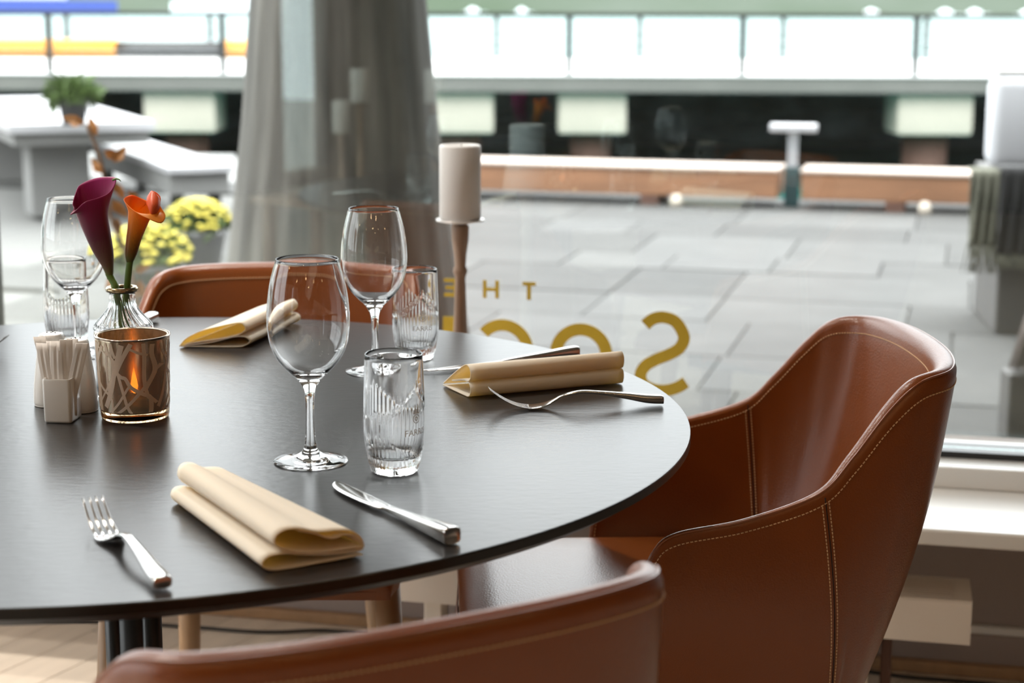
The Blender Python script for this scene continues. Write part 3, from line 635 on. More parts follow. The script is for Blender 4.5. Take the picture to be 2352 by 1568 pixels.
def chair_parts(root):
    P = []
    for i in range(NCOL):
        col = [shell(i, f, -1) for f in np.linspace(0, .985, 16)]
        c = capc[i] / np.linalg.norm(capc[i]); th = thkc[i]
        ctr = shell(i, .985, 0)
        for a in np.linspace(160, 20, 8): col.append(ctr + NR[i] * cos(RAD(a)) * th * .5 + c * sin(RAD(a)) * th * .55)
        col += [shell(i, f, 1) for f in np.linspace(.985, 0, 16)]
        P.append(col)
    mb = MB().grid(P, cv=True)
    n_ = len(P[0])
    for e in (0, NCOL - 1): mb.f.append(tuple(e * n_ + k for k in range(n_)))
    sh = mb.build('shell', M['leather'], root)
    # piping welt along the upper edge, outside and inside lines
    rimtop = []
    for i in np.linspace(0, NCOL - 1, 220):
        i0 = int(round(i)); c = capc[i0] / np.linalg.norm(capc[i0]); rimtop.append(shell(i, .985, 0) + NR[i0] * thkc[i0] * .32 + c * thkc[i0] * .44)
    MB().tube(rimtop, .0013, 6).build('edge_welt', M['piping'], sh)
    # vertical seams, both sides, in and out
    seam_i = [6 * NS + 1, NCOL - 1 - 6 * NS - 1]
    st = MB(); sm = MB()
    def dash(p, q, r=.00075):
        p, q = Vector(p), Vector(q); st.tube([p, q], r * 1.1, 5)
    for si in seam_i:
        for off in (1.02, -1.02):
            line = [shell(si, f, off) for f in np.linspace(.02, .985, 60)]
            MB().tube(line, .0007, 6).build('seam', M['seam'], sh)
            for ds in (-.62, .62):
                fs = np.arange(.03, .96, .0155)
                for f in fs: dash(shell(si + ds, f, off * 1.02), shell(si + ds, min(f + .011, .98), off * 1.02))
    k = 1.5
    while k < NCOL - 2.5:
        seg = np.linalg.norm(shell(k + .5, .95, 1) - shell(k, .95, 1)) / .5; step = .0048 / max(seg, 1e-4); hl = max(1e-3, rimc[int(k)][2] - .385)
        for dz, off in ((.0068, 1.02), (.0075, -1.02)):
            f0 = .985 - dz / hl
            if f0 > .3: dash(shell(k, f0, off * 1.02), shell(min(k + step * .68, NCOL - 1), f0, off * 1.02), .0007)
        k += step
    st.build('stitching', M['thread'], sh, kind='stuff')
    # seat cushion
    P = []
    def sec(v):   # half width, top height
        t = min(1, max(0, (v + .272) / .05)); return .198 + .012 * t - (max(0, v) * .12), .458 + .020 * (1 - (1 - t) ** 2) ** .5
    vs = list(-.272 + .05 * (1 - np.cos(np.linspace(0, pi / 2, 8)))) + list(np.linspace(-.20, .165, 14))
    for v in vs:
        w, h = sec(v); r = .028; row = [(-w + .005, v + .004, .428)]
        for a in np.linspace(180, 90, 7): row.append((-w + r + r * cos(RAD(a)), v, h - r + r * sin(RAD(a)) + 0))
        for u in np.linspace(-w + r + .02, w - r - .02, 9): row.append((u, v, h + .006 * (1 - (u / w) ** 2)))
        for a in np.linspace(90, 0, 7): row.append((w - r + r * cos(RAD(a)), v, h - r + r * sin(RAD(a))))
        row.append((w - .005, v + .004, .428)); P.append(row)
    mb = MB().grid(P, cv=True); n_ = len(P[0]); mb.f += [tuple(range(n_)), tuple((len(P) - 1) * n_ + k for k in range(n_))]
    st_ = mb.build('seat', M['leather'], root, angle=70)
    MB().tube([(-.185, -.268, .440), (0, -.2745, .440), (.185, -.268, .440)], .0014, 6).build('seat_welt', M['piping'], st_)
    MB().box((0, .01, .412), (.40, .30, .030), bev=.004).build('seat_base', M['black'], root, smooth=False)
    for sx in (-1, 1):
        MB().tube([(sx * .186, -.185, .427), (sx * .200, -.200, .2), (sx * .215, -.215, .0)], [.0185, .0165, .011], 20).build('leg', M['beech'], root)
        MB().tube([(sx * .140, .120, .397), (sx * .150, .150, .2), (sx * .165, .185, .0)], [.0185, .0165, .011], 20).build('leg', M['beech'], root)
ch = empty('dining_chair', (.205, 2.125, .0025), RAD(-87.5), label='cognac leather tub chair at the right of the table, facing left, stitching in focus', cat='chair', group='leather chairs around the table')
chair_parts(ch)
c2 = copy_tree(ch); c2.location = (-.356, 2.455, .0025); c2.rotation_euler.z = 0
c2['label'] = 'leather tub chair on the far side of the table, its back against the column'
c3 = copy_tree(ch); c3.location = (-.1915, 1.385, .0025); c3.rotation_euler.z = RAD(209)
c3['label'] = 'blurred leather tub chair nearest the camera, cut by the bottom edge'

# ------------------------------------------------------------------ glassware
def wineglass(loc, rz, lab):
    w = empty('wine_glass', loc, rz, label=lab, cat='wine glass', group='empty wine glasses on the table')
    prof = [(0, .0012), (.024, .0006), (.0355, .0), (.0378, .0008), (.0376, .0019), (.030, .0032), (.020, .0052), (.0115, .0090), (.0068, .0150), (.0050, .0260), (.0043, .045), (.0044, .060), (.0052, .0705), (.0072, .0775), (.0120, .0862), (.0205, .0942), (.0310, .1060), (.0384, .1215), (.0413, .1380), (.0417, .1520), (.0404, .1690), (.0372, .1880), (.0314, .2090)]
    op = cr_spline([(a, 0, b) for a, b in prof[5:]], 4); op = [(float(p[0]), float(p[2])) for p in op]
    inn = [(.0311, .2096), (.0306, .2092), (.0363, .1880), (.0395, .1690), (.0408, .1520), (.0404, .1380), (.0375, .1220), (.0302, .1075), (.0195, .0965), (.0090, .0920), (0, .0908)]
    ip = cr_spline([(a, 0, b) for a, b in inn[1:]], 4); ip = [(max(0, float(p[0])), float(p[2])) for p in ip]
    MB().lathe(prof[:5] + op + [inn[0]] + ip, 88).build('glass', M['glass'], w, weld=True)
    return w
wg = wineglass((-.2052, 1.7257, TOP), 0, 'large wine glass in front at the centre, behind the folded napkin')
for p, lab in (((-.1744, 2.1772), 'wine glass farther back, standing before the tumbler right of centre'), ((-.5784, 2.2783), 'wine glass at the left, behind the purple calla lily')):
    o = copy_tree(wg); o.location = (*p, TOP); o['label'] = lab
def tumbler(loc, rz, lab, zs=1.0):
    t_ = empty('tumbler', loc, rz, label=lab, cat='tumbler', group='ribbed water tumblers on the table')
    prof = [(0, .0006), (.018, .0), (.0215, .0), (.0237, .002), (.0246, .006), (.0268, .014), (.0285, .0235), (.0300, .0345), (.0306, .0450), (.0305, .060), (.0301, .080), (.0294, .100), (.0290, .116)]
    op = [(float(p[0]), float(p[2])) for p in cr_spline([(a, 0, b) for a, b in prof[4:]], 7)]
    inn = [(.0275, .1198), (.0277, .100), (.0284, .080), (.0288, .060), (.0286, .045), (.0274, .034), (.0250, .0235), (.0215, .0170), (.012, .0152), (0, .0150)]
    ip = [(max(0, float(p[0])), float(p[2])) for p in cr_spline([(a, 0, b) for a, b in inn], 3)]
    full = prof[:4] + op + [(.02885, .1195), (.0282, .1204)] + ip; nout = len(prof[:4] + op)
    NA = 288; P = []
    for k in range(NA):
        a = 2 * pi * k / NA; r_ = []
        d = (math.degrees(a) + 180) % 360 - 180           # panel hexagon centred on azimuth 0 (half width 55 deg) and a second one opposite
        dp = abs(d); dq = 180 - dp; u = max(0, 1 - min(dp, dq) / 58)
        for i, (r, z) in enumerate(full):
            if 2 <= i < nout and z > .004:
                zt, zb = .060 + .030 * u, .036 - .026 * u
                inpanel = u > 0 and zb < z < zt and dp < dq
                if inpanel:
                    e = min((zt - z), (z - zb), u * .03) / .0016; r = r - .0008 * min(1, e)
                elif z < zt + .004 if dp < dq else z < .060 + .026 * u:
                    m_ = min(1, max(0, (((zt if dp < dq else .060 + .026 * u) - z) / .008 + .6))) * min(1, (z - .004) / .012)
                    r = r - .0013 * m_ * (.5 + .5 * cos(a * 40)) + .0002
            r_.append((r * cos(a), r * sin(a), z))
        P.append(r_)
    g = MB().grid(P, cu=True).build('glass', M['glass'], t_, weld=True)
    # etched name and crown emblem, wrapped on the panel
    fc = bpy.data.curves.new('etched_name', 'FONT'); fc.body = 'FARRIS'; fc.size = .0088; fc.align_x = 'CENTER'; fc.offset = .0001; fc.extrude = 0; fc.resolution_u = 2
    fo = bpy.data.objects.new('tmp', fc); COL.objects.link(fo); bpy.context.view_layer.update()
    me = bpy.data.meshes.new_from_object(fo.evaluated_get(bpy.context.evaluated_depsgraph_get())); bpy.data.objects.remove(fo)
    def wrap(x, z, r=.0304): return (r * cos(x / .03), r * sin(x / .03), z)
    for v in me.vertices: v.co = wrap(v.co.x * 1.05, .0420 + v.co.y)
    me.materials.append(M['etch']); o = bpy.data.objects.new('etched_name', me); COL.objects.link(o); o.parent = t_
    mb = MB(); zc = .0585
    def ring(x0, z0, ra, rb, n_=28, a0=0, a1=2 * pi):
        P_ = [[wrap(x0 + q * cos(a), z0 + q * sin(a)) for q in (ra, rb)] for a in np.linspace(a0, a1, n_)]; mb.grid(P_)
    ring(0, zc, .0036, .0046); ring(0, zc, .0012, .0026, 7); ring(0, zc + .0085, .0008, .0017, 12)
    for sx in (-1, 0, 1):
        mb.add([wrap(sx * .0028 - .0010, zc + .0055), wrap(sx * .0028 + .0010, zc + .0055), wrap(sx * .0036, zc + .0098 + (.001 if sx == 0 else 0))], [(0, 1, 2)])
    mb.add([wrap(-.0042, zc + .0050), wrap(.0042, zc + .0050), wrap(.0042, zc + .0060), wrap(-.0042, zc + .0060)], [(0, 1, 2, 3)])
    mb.build('etched_crown', M['etch'], t_, smooth=False)
    return t_
# azimuth of the viewer is -90 deg; the panel sits turned to the right of it
tu = tumbler((-.1172, 1.6905, TOP), RAD(-90 + 50), 'ribbed water tumbler in front, right of the large wine glass')
for p, a, lab in (((-.1276, 2.2650), -90 + 22, 'ribbed water tumbler behind the farther wine glass, by the knife'), ((-.6090, 2.346), 15, 'ribbed water tumbler at the left, behind the salt shaker')):
    o = copy_tree(tu); o.location = (*p, TOP); o.rotation_euler.z = RAD(a); o['label'] = lab

# ------------------------------------------------------------------ centre pieces
va = empty('bud_vase', (-.4620, 2.036, TOP), label='ribbed clear glass bottle vase holding the two calla lilies', cat='vase')
vp = [(0, .003), (.028, .0), (.0330, .001), (.0342, .004), (.0344, .040), (.0346, .0775), (.0352, .0815), (.0345, .0855), (.0305, .0910), (.0235, .0985), (.0185, .1050), (.0160, .1110), (.0153, .1180), (.0152, .1255)]
vi = [(.0135, .1255), (.0133, .1150), (.0150, .1085), (.0210, .0985), (.0290, .0890), (.0315, .0810), (.0316, .0400), (.0312, .0100), (.0270, .0070), (0, .0065)]
op = [(max(0, float(p[0])), float(p[2])) for p in cr_spline([(a, 0, b) for a, b in vp], 4)]; ip = [(max(0, float(p[0])), float(p[2])) for p in cr_spline([(a, 0, b) for a, b in vi], 3)]
full = op + ip; no = len(op); P = []
for k in range(240):
    a = 2 * pi * k / 240; row = []
    for i, (r, z) in enumerate(full):
        tw = a + (max(0, z - .085) * 9)
        if 5 < i < no and z < .119: r -= .0013 * (.5 + .5 * cos(tw * 30)) * min(1, max(.0, (.119 - z) / .012)) * min(1, z / .008)
        row.append((r * cos(a), r * sin(a), z))
    P.append(row)
MB().grid(P, cu=True).build('glass', M['glass'], va, weld=True)
MB().lathe([(.0137, .1258), (.0185, .1258), (.0192, .1275), (.0192, .1290), (.0180, .1312), (.0148, .1312), (.0137, .1290)], 56).build('rim_ring', M['steelb'], va).data.polygons.foreach_get
for o in children(va):
    if o.name.startswith('rim_ring'): o.data.materials[0] = mat('bronze rim', (.35, .27, .16), .18, metal=1); o.data.polygons
K5 = .000513
def fl_(px, py, dep=0): # picture-like sketch units of the flowers -> local metres above the vase, at the vase's distance
    return np.array([(px - 276.) * K5, dep * K5, .1312 + (657 - py) * K5 * 1.005 + dep * K5 * .0])
def calla(base, mids, rim, rbase, name, m, root):
    # base: centre of the base ring; mids: [(centre, radius_x, radius_y)]; rim: closed list of points starting at the tip
    n_ = 72; R_ = cr_spline(rim, n_ // len(rim) + 1, closed=True); idx = np.linspace(0, len(R_), n_, endpoint=False).astype(int); R_ = [R_[i] for i in idx]
    c0 = sum(R_) / len(R_); P = []
    for k in range(n_):
        v = R_[k]
        ang_ = math.atan2((v - c0)[1], (v - c0)[0]) if False else None
        a = 2 * pi * k / n_
        pts = [base + rbase * np.array([cos(a), sin(a), 0])] + [c + np.array([rx * cos(a), ry * sin(a), 0]) for c, rx, ry in mids] + [v]
        P.append([tuple(p) for p in cr_spline(pts, 7)])
    o = MB().grid(P, cu=True).build(name, m, root); s_ = o.modifiers.new('thick', 'SOLIDIFY'); s_.thickness = .0007; s_.offset = 0
    return o
pu = empty('calla_lily', (-.4620, 2.036, TOP), label='deep purple calla lily leaning left in the glass vase', cat='flower')
# angles: 0 = right, 90 = away, 180 = left, 270 = towards the viewer
calla(fl_(250, 640), [(fl_(246, 612), 12 * K5, 12 * K5), (fl_(236, 575), 23 * K5, 21 * K5), (fl_(224, 530), 30 * K5, 27 * K5), (fl_(214, 487), 36 * K5, 31 * K5)],
      [fl_(257, 440, 0), fl_(270, 411, 14), fl_(240, 408, 27), fl_(206, 415, 34), (fl_(181, 428, 30)), fl_(177, 443, 10), fl_(173, 466, -6), fl_(178, 476, -16), fl_(171, 489, -26), fl_(186, 478, -34), fl_(208, 459, -35), fl_(238, 450, -22)], 6 * K5, 'spathe', M['purple'], pu)
MB().tube([tuple(fl_(262, 414, 12)), tuple(fl_(272, 410.5, 8)), tuple(fl_(279, 412, 4)), tuple(fl_(283, 416, 2))], [.0012, .0012, .0008, .0003], 8).build('tip', M['stem'], pu)
MB().tube(cr_spline([fl_(246, 625), fl_(255, 642, -2), fl_(263, 657, -7), fl_(268, 690, -10), fl_(273, 725, -10), fl_(282, 780, -8), fl_(292, 850, 16)], 5), [.0042] * 31, 14).build('stem', M['stem'], pu)
MB().tube([tuple(fl_(236, 560, 0)), tuple(fl_(226, 500, 4)), tuple(fl_(222, 470, 6))], [.003, .003, .001], 10).build('spadix', M['yflower'], pu)
orr = empty('calla_lily', (-.4620, 2.036, TOP), label='orange calla lily with a curled lip, right one in the glass vase', cat='flower')
calla(fl_(296, 603), [(fl_(300, 582), 13 * K5, 12 * K5), (fl_(308, 548), 17 * K5, 15 * K5), (fl_(318, 515), 22 * K5, 18 * K5), (fl_(327, 488), 29 * K5, 22 * K5)],
      [fl_(383, 493, -2), fl_(369, 472, 12), fl_(368, 452, 20), fl_(350, 440, 24), fl_(345, 463, 24), fl_(322, 456, 24), fl_(304, 448, 14), fl_(288, 456, 2), fl_(302, 470, -14), fl_(322, 484, -26), fl_(352, 498, -32), fl_(376, 508, -20)], 6 * K5, 'spathe', M['orange'], orr)
P = [[tuple(fl_(*q)) for q in r] for r in (((345, 441, 22), (339, 452, 15), (338, 466, 4)), ((350, 438.5, 18), (347, 456, 2), (345, 474, -9)), ((358, 443, 14), (356, 464, -9), (352, 488, -15)), ((367, 453, 14), (366, 469, -6), (358, 488, -12)), ((369, 468, 15), (369, 478, 3), (362, 490, -3)))]
Pf = [cr_spline([np.array(p) for p in r], 5) for r in P]; Pf = list(map(list, zip(*[[tuple(q) for q in r] for r in Pf]))); Pf = [cr_spline(r, 4) for r in Pf]
o = MB().grid([[tuple(q) for q in r] for r in Pf]).build('curled_lip', mat('dark orange lip', (.66, .085, .015), .4), orr); s_ = o.modifiers.new('thick', 'SOLIDIFY'); s_.thickness = .0008
MB().tube(cr_spline([fl_(299, 590, 0), fl_(295, 610, 0), fl_(291, 635, 2), fl_(287, 660, 6), fl_(281, 700, 9), fl_(274, 740, 10), fl_(266, 800, 12), fl_(258, 850, 14)], 5), .0040, 14).build('stem', M['stem'], orr)

# votive
vo = empty('tealight_holder', (-.4262, 1.9215, TOP), label='champagne mirrored glass tealight holder with a branch pattern', cat='tealight holder')
MB().lathe([(0, 0), (.0345, 0), (.0372, .0015), (.0380, .005), (.0384, .012)], 96).build('glass_base', glassmat('amber base glass', (1, .86, .68)), vo)
MB().lathe([(.0384, .0121), (.0392, .03), (.0402, .06), (.0408, .0925), (.0404, .0950), (.0392, .0957), (.0380, .0950)], 96).build('glass_wall', M['votive'], vo)
MB().lathe([(.0378, .0945), (.0376, .06), (.0366, .03), (.0356, .014), (.030, .010), (0, .0095)], 96).build('inner_wall', M['votive'], vo)
MB().lathe([(.0412 + .0010 * cos(a), .0948 + .0012 * sin(a)) for a in np.linspace(0, 2 * pi, 9)], 96).build('rim', mat('dark gilt rim', (.30, .24, .19), .15, metal=1), vo)
def branch(pts, w):   # sketch units: x offset from the axis, y from rim; wraps round the outer wall
    P_ = cr_spline([(p[0], p[1], 0) for p in pts], 6); rows = []
    for i, p in enumerate(P_):
        a_, b_ = P_[max(i - 1, 0)], P_[min(i + 1, len(P_) - 1)]; t_ = (b_ - a_)[:2]; t_ /= np.linalg.norm(t_) + 1e-9; n_ = np.array([-t_[1], t_[0]]) * w / 2
        row = []
        for s_ in (-1, -.33, .33, 1):
            x, y = p[0] + n_[0] * s_, p[1] + n_[1] * s_; z = .0925 - (y - 785) * .000497; z = min(.0925, max(.013, z)); r = .0386 + (z - .0121) * .0277 + .00045
            ph = x / 80. if abs(x) > 85 else math.asin(max(-1, min(1, x / 81.)))
            row.append((r * sin(ph + VAZ), -r * cos(ph + VAZ), z))
        rows.append(row)
    return rows
VAZ = math.atan2(-.4262, 1.9215) * -1 * -1
bm_ = MB()
BR = [([(10, 790), (-2, 830), (-10, 855), (-22, 900), (-38, 935)], 9), ([(30, 787), (14, 815), (2, 838), (-6, 856)], 7), ([(-30, 790), (-24, 810), (-12, 825), (-2, 842)], 5), ([(-16, 788), (-12, 806), (-6, 820)], 5),
      ([(-8, 850), (6, 862), (16, 866), (26, 884), (44, 898), (58, 906)], 6), ([(-2, 852), (4, 876), (10, 900), (18, 930), (34, 962)], 5), ([(26, 880), (18, 892), (10, 905), (-4, 925), (-26, 948)], 4),
      ([(64, 870), (48, 895), (22, 925), (-10, 950), (-30, 962)], 5), ([(53, 787), (54, 820), (53, 870), (58, 905), (64, 920), (62, 962)], 5), ([(67, 790), (66, 812), (70, 850), (56, 890)], 5), ([(26, 798), (44, 808), (60, 814)], 4), ([(70, 850), (78, 838)], 4),
      ([(-40, 795), (-52, 815), (-58, 830)], 6), ([(-62, 790), (-60, 860), (-56, 930), (-52, 960)], 9), ([(60, 905), (72, 925)], 4)]
for pts, w in BR: bm_.grid(branch(pts, w * 1.35))
bm_.build('branch_print', M['branch'], vo, kind='stuff')
bm_ = MB()
for sh_ in (130, 235, 340, 420):
    for pts, w in BR[:11]:
        bm_.grid(branch([(x + sh_, y) for x, y in pts], w))
bm_.build('branch_print', M['branch'], vo, kind='stuff')
tl = empty('tealight', (-.4262, 1.9215, TOP + .0100), label='burning tealight glowing inside the champagne glass holder', cat='candle')
MB().lathe([(0, 0), (.0190, 0), (.0192, .014), (.0186, .014), (.0182, .002), (0, .002)], 36).build('cup', M['metalcup'], tl)
MB().lathe([(0, .0025), (.0178, .0025), (.0178, .011), (0, .0105)], 36).build('wax', M['wax'], tl)
MB().tube([(0, 0, .0107), (0, 0, .018)], .0006, 6).build('wick', M['black'], tl)
MB().lathe([(0, .0165), (.0030, .020), (.0042, .026), (.0030, .034), (.0012, .042), (0, .047)], 18).build('flame', M['flame'], tl)

# salt, pepper, sachet holder
def shaker(loc, rz, lab, hs=1):
    s_ = empty('shaker', loc, rz, label=lab, cat='shaker')
    prof = [(0, .0), (.0200, .0), (.0222, .002), (.0228, .007), (.0222, .020), (.0205, .036), (.0182, .052), (.0162, .066), (.0152, .077), (.0142, .0815), (.0115, .0835), (0, .0842)]
    op_ = [(max(0, float(p[0])), float(p[2]) * hs) for p in cr_spline([(a, 0, b) for a, b in prof], 4)]
    def rf(r, z, a): q = 1.25; return r * (abs(cos(a)) ** 2.4 + abs(sin(a)) ** 2.4) ** (-1 / 2.4) * .98
    MB().lathe(op_, 72, rf=rf).build('body', M['ceramic'], s_)
    for k, (a, b) in enumerate([(0, 0), (.005, 0), (-.005, 0), (0, .005)]): MB().lathe([(0, .0836 * hs), (.0009, .0836 * hs), (.0009, .0847 * hs), (0, .0848 * hs)], 10, c=(a, b, 0)).build('pour_hole', M['black'], s_)
    return s_
shaker((-.4985, 1.9545, TOP), RAD(20), 'white ceramic shaker right beside the tealight holder')
shaker((-.5345, 1.985, TOP), RAD(-8), 'white ceramic shaker behind the paper sachets, its pierced top showing', 1.01)
sb = empty('sachet_holder', (-.5040, 1.906, TOP), RAD(-6), label='small square white ceramic cup holding paper sachets', cat='holder')
mb = MB(); bx, by, bh = .0158, .0180, .0500
def rrect(x, y, r, z, n_=5):
    o_ = []
    for (sx, sy, a0) in ((1, 1, 0), (-1, 1, 90), (-1, -1, 180), (1, -1, 270)):
        for k in range(n_): a = RAD(a0 + 90 * k / (n_ - 1)); o_.append((sx * (x - r) + r * cos(a), sy * (y - r) + r * sin(a), z))
    return o_
rings = [rrect(bx - .003, by - .003, .002, 0), rrect(bx - .0008, by - .0008, .003, .0006), rrect(bx, by, .0035, .003), rrect(bx + .0004, by + .0004, .0035, bh - .002), rrect(bx, by, .0035, bh), rrect(bx - .0012, by - .0012, .003, bh), rrect(bx - .0022, by - .0022, .003, bh - .0015), rrect(bx - .0024, by - .0024, .003, .004)]
mb.grid(rings, cv=True); n_ = len(rings[0]); mb.f += [tuple(reversed(range(n_))), tuple((len(rings) - 1) * n_ + k for k in range(n_))]
mb.build('cup', M['ceramic'], sb, angle=60)
random.seed(5)
SP = [(-.0105, -.008, -11, -2, .0375, .004, 'leftmost paper sachet in the square cup, its torn corner bent'), (-.0055, .002, -4, 3, .0385, .0, 'paper sachet second from the left in the square cup'), (-.0015, -.009, -2, 0, .040, -.004, 'paper sachet at the front middle of the square cup'), (.0045, -.003, 3, 4, .043, .003, 'tallest paper sachet, middle of the square cup'), (.0065, .006, 8, -4, .043, .0, 'paper sachet at the back right of the square cup'), (.0098, -.005, 15, 2, .0395, .002, 'paper sachet leaning farthest to the right in the cup'), (-.0085, .009, -15, 3, .042, .0, 'paper sachet at the back left, leaning out over the cup edge')]
for x, y, ax, ay, h_, tw_, lab in SP:
    s_ = empty('paper_sachet', (-.5040 + x, 1.906 + y, TOP + .006), RAD(-6 + ay * 3), label=lab, cat='sachet', group='paper sachets in the square cup')
    P_ = []; wv = .0072
    for k in range(13):
        z = (.044 + h_) * k / 12; lean = math.tan(RAD(ax)) * max(0, z - .02); curl = .0035 * (k / 12) ** 4 * (1 if ax < 0 else -.6)
        P_.append([(lean + wv * (q / 4) + tw_ * .1, curl * 2 + .0006 * cos(q * 1.6) * (1 if k < 12 else .3), z) for q in (-4, -3.4, -1.5, 0, 1.5, 3.4, 4)])
    o = MB().grid(P_).build('paper', M['paper'], s_, angle=25); sd = o.modifiers.new('thick', 'SOLIDIFY'); sd.thickness = .0007; sd.offset = 0

# ------------------------------------------------------------------ napkins
def napkin(name, O, Ldir, Wdir, length, sec, lab, taper=lambda t: (1, 0, 1), nl=24):
    root = empty('napkin', (O[0], O[1], TOP + .0012), label=lab, cat='napkin', group='cream paper napkins folded on the table')
    Ld, Wd = np.array([*Ldir, 0.]), np.array([*Wdir, 0.]); Ld /= np.linalg.norm(Ld); Wd /= np.linalg.norm(Wd)
    S_ = cr_spline([(a, 0, b) for a, b in sec], 8); P_ = []
    for i in range(nl + 1):
        t = i / nl; sw, dw, sz = taper(t)
        P_.append([tuple(Ld * (length * t) + Wd * (p[0] * sw + dw) + np.array([0, 0, max(.0, p[2] * sz)])) for p in S_])
    o = MB().grid(P_).build('folded_cloth', M['napkin'], root); s_ = o.modifiers.new('thick', 'SOLIDIFY'); s_.thickness = .0011; s_.offset = 0; s_.use_rim = True
    return root
# right: a double roll whose far edges meet in a point
sec = [(.078, .0008), (.05, .0004), (.018, .0003), (.006, .0010), (.0008, .0060), (.0008, .0130), (.006, .0172), (.020, .0178), (.045, .012), (.052, .0115), (.045, .0135), (.020, .0190), (.006, .0196), (.0005, .0250), (.0010, .0330), (.0075, .0378), (.018, .0362), (.045, .022), (.077, .0030)]
napkin('r', (-.0490, 2.020), (.187, .083), (-.455, .89), .2047, sec, 'napkin rolled into two long tubes, lying by the fork at right', taper=lambda t: (1 - .35 * t, 0, 1 + .03 * t))
# front: S fold with a big open loop
sec = [(.0905, .0020), (.05, .0006), (.012, .0003), (.0015, .0060), (.006, .0122), (.020, .0132), (.036, .0100), (.060, .0065), (.086, .0060), (.0905, .0078), (.086, .0088), (.060, .0088), (.042, .0108), (.024, .0150), (.0135, .0215), (.0135, .0285), (.021, .0330), (.034, .0325), (.050, .0275), (.066, .0265), (.080, .0240), (.089, .0165), (.0915, .0085)]
napkin('f', (-.2050, 1.3660), (-.112, .205), (.0815, .043), .233, sec, 'napkin folded in an open S, lying in front of the large wine glass', taper=lambda t: (1 - .36 * t, -.002 * t, 1 + .10 * t))
sec2 = [(.033, .0310), (.048, .0262), (.062, .0200), (.074, .0215), (.084, .0190), (.089, .0125)]
napkin('f2', (-.2050, 1.3660), (-.112, .205), (.0815, .043), .2, sec2, 'x', taper=lambda t: (1 - .33 * t, 0, 1 - .05 * t), nl=8)
q = [o for o in bpy.data.objects if o.get('label') == 'x' and o.name.startswith('napkin')][0]; qr = [o for o in bpy.data.objects if o.get('label', '').startswith('napkin folded in an open S')][0]
for o in children(q): o.parent = qr; o.name = 'inner_ply'
bpy.data.objects.remove(q)
# back: seen on its open end
sec = [(.0, .0010), (.03, .0006), (.075, .0004), (.088, .0020), (.096, .0082), (.090, .0142), (.074, .0140), (.045, .0070), (.012, .0025), (.010, .0035), (.03, .0075), (.060, .0120), (.080, .0170), (.0905, .0240), (.088, .0310), (.080, .0335), (.055, .0285), (.030, .0220), (.010, .0120), (.0005, .0020)]
napkin('b', (-.4535, 2.3300), (.055, .19), (1, .01), .19, sec, 'napkin on the far side of the table before the far chair, open end showing', taper=lambda t: (1 - .08 * t, .0, 1 + .08 * t))

# ------------------------------------------------------------------ cutlery (x from the handle's end to the tip)
def loft(mb, secs, n_=12, p_=3.0):
    P_ = []
    for x, w, th, z, y in secs:
        P_.append([(x, y + w / 2 * math.copysign(abs(cos(a)) ** (2 / p_), cos(a)), z + th / 2 * math.copysign(abs(sin(a)) ** (2 / p_), sin(a))) for a in np.linspace(0, 2 * pi, n_ * 2, endpoint=False)])
    b = len(mb.v); mb.grid(P_, cv=True); m_ = n_ * 2
    mb.f += [tuple(b + k for k in range(m_)), tuple(b + (len(P_) - 1) * m_ + k for k in reversed(range(m_)))]
    return mb
def interp(T, x): return [float(np.interp(x, [t[0] for t in T], [t[k] for t in T])) for k in range(1, len(T[0]))]
def fork(loc, rz, lab):
    f = empty('fork', loc, rz, label=lab, cat='fork', group='steel forks on the table')
    T = [(0, .0128, .0085, .0062), (.002, .0160, .0100, .0066), (.02, .0158, .0098, .0080), (.045, .0125, .0072, .0122), (.075, .0092, .0044, .0165), (.098, .0078, .0038, .0180), (.118, .0074, .0034, .0140), (.128, .0090, .0028, .0095), (.136, .0150, .0024, .0058), (.144, .0215, .0020, .0033), (.152, .0240, .0018, .0022), (.160, .0236, .0017, .0021)]
    xs = np.linspace(0, .160, 49); sp_ = cr_spline([(a, b, c_) for a, b, c_, d_ in T], 6); zz = cr_spline([(a, d_, 0) for a, b, c_, d_ in T], 6)
    loft(MB(), [(float(a[0]), float(a[1]), float(a[2]), float(b[1]), 0) for a, b in zip(sp_, zz)], 12, 3.4).build('handle', M['steel'], f)
    for k in range(4):
        y0 = (k - 1.5) * .0063; secs = []
        for x in np.linspace(.157, .205, 12):
            u = (x - .157) / .048; secs.append((x, .0041 - .0022 * u, .0018 - .0007 * u, .0021 + .0015 * u + .0215 * u ** 1.9, y0 * (1 - .08 * u)))
        loft(MB(), secs, 6, 2.6).build('tine', M['steel'], f)
    return f
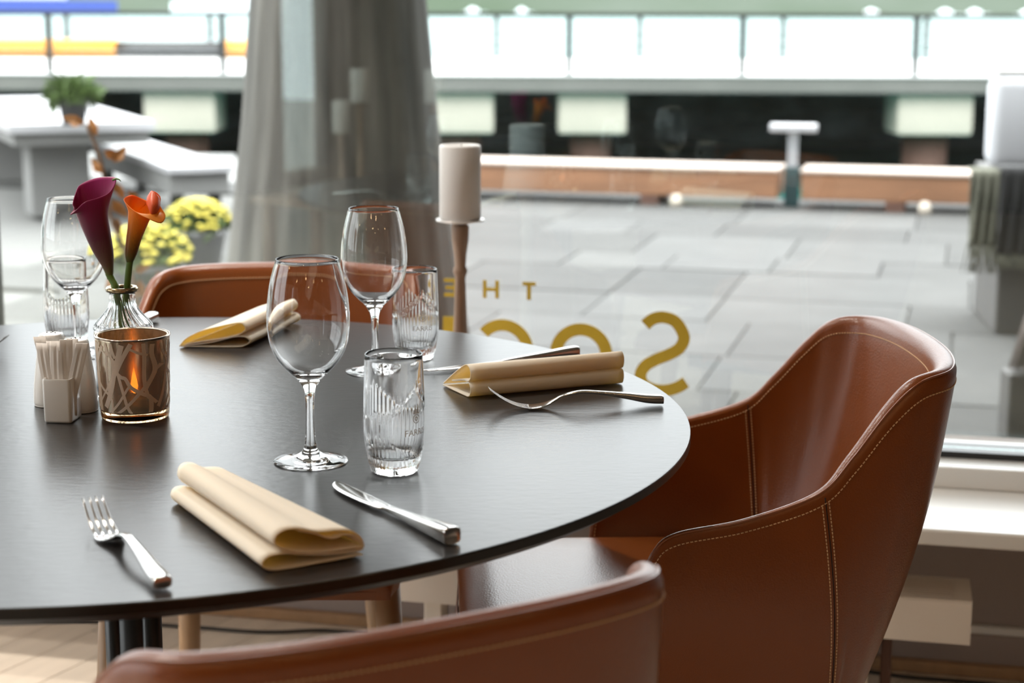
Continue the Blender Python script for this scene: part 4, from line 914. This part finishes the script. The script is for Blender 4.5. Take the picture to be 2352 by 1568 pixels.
def knife(loc, rz, lab):
    f = empty('table_knife', loc, rz, label=lab, cat='knife', group='steel knives on the table')
    T = [(0, .0150, .0125, .0075), (.0012, .0172, .0150, .0077), (.02, .0165, .0138, .0073), (.05, .0135, .0108, .0062), (.085, .0100, .0078, .0050), (.108, .0088, .0052, .0044), (.116, .0100, .0034, .0042)]
    loft(MB(), [tuple(float(q_) for q_ in p)[0:3] + (float(p[3]), 0) for p in cr_spline(T, 5)], 12, 4).build('handle', M['steel'], f)
    B_ = [(.116, .0100, .0032, .0042, 0), (.122, .0150, .0026, .0040, .001), (.150, .0185, .0024, .0036, .0015), (.185, .0190, .0022, .0033, .0015), (.205, .0165, .0020, .0032, .0008), (.218, .0110, .0018, .0031, -.001), (.2245, .0045, .0015, .0030, -.003)]
    loft(MB(), [tuple(float(q_) for q_ in p) for p in cr_spline(B_, 5)], 12, 2.2).build('blade', M['steel'], f)
    return f
def aim(p, q_): return math.atan2(q_[1] - p[1], q_[0] - p[0])
e = (-.2765, 1.322); fk = fork((*e, TOP + .0005), aim(e, (-.385, 1.522)), 'front fork at the left of the open napkin, near the table edge')
e = (.1765, 1.992); f2 = copy_tree(fk); f2.location = (*e, TOP + .0005); f2.rotation_euler.z = aim(e, (-.02, 1.962)); f2['label'] = 'fork at right lying beside the rolled napkin, seen side-on'
e = (-0.8767, 2.2892); f3 = copy_tree(fk); f3.location = (*e, TOP + .0005); f3.rotation_euler.z = aim(e, (-0.6721, 2.2768)); f3['label'] = 'fork at the left edge of the picture, only its tines showing'
e = (-.0510, 1.4460); kn = knife((*e, TOP + .0005), aim(e, (-.1745, 1.6370)), 'front knife right of the open napkin, handle towards the table edge')
e = (.0860, 2.274); k2 = copy_tree(kn); k2.location = (*e, TOP + .0005); k2.rotation_euler.z = aim(e, (-.122, 2.160)); k2['label'] = 'knife at right lying behind the rolled napkin'
e = (-.5290, 2.530); k3 = copy_tree(kn); k3.location = (*e, TOP + .0005); k3.rotation_euler.z = aim(e, (-.575, 2.32)); k3['label'] = 'knife behind the glass vase, only its handle end showing'
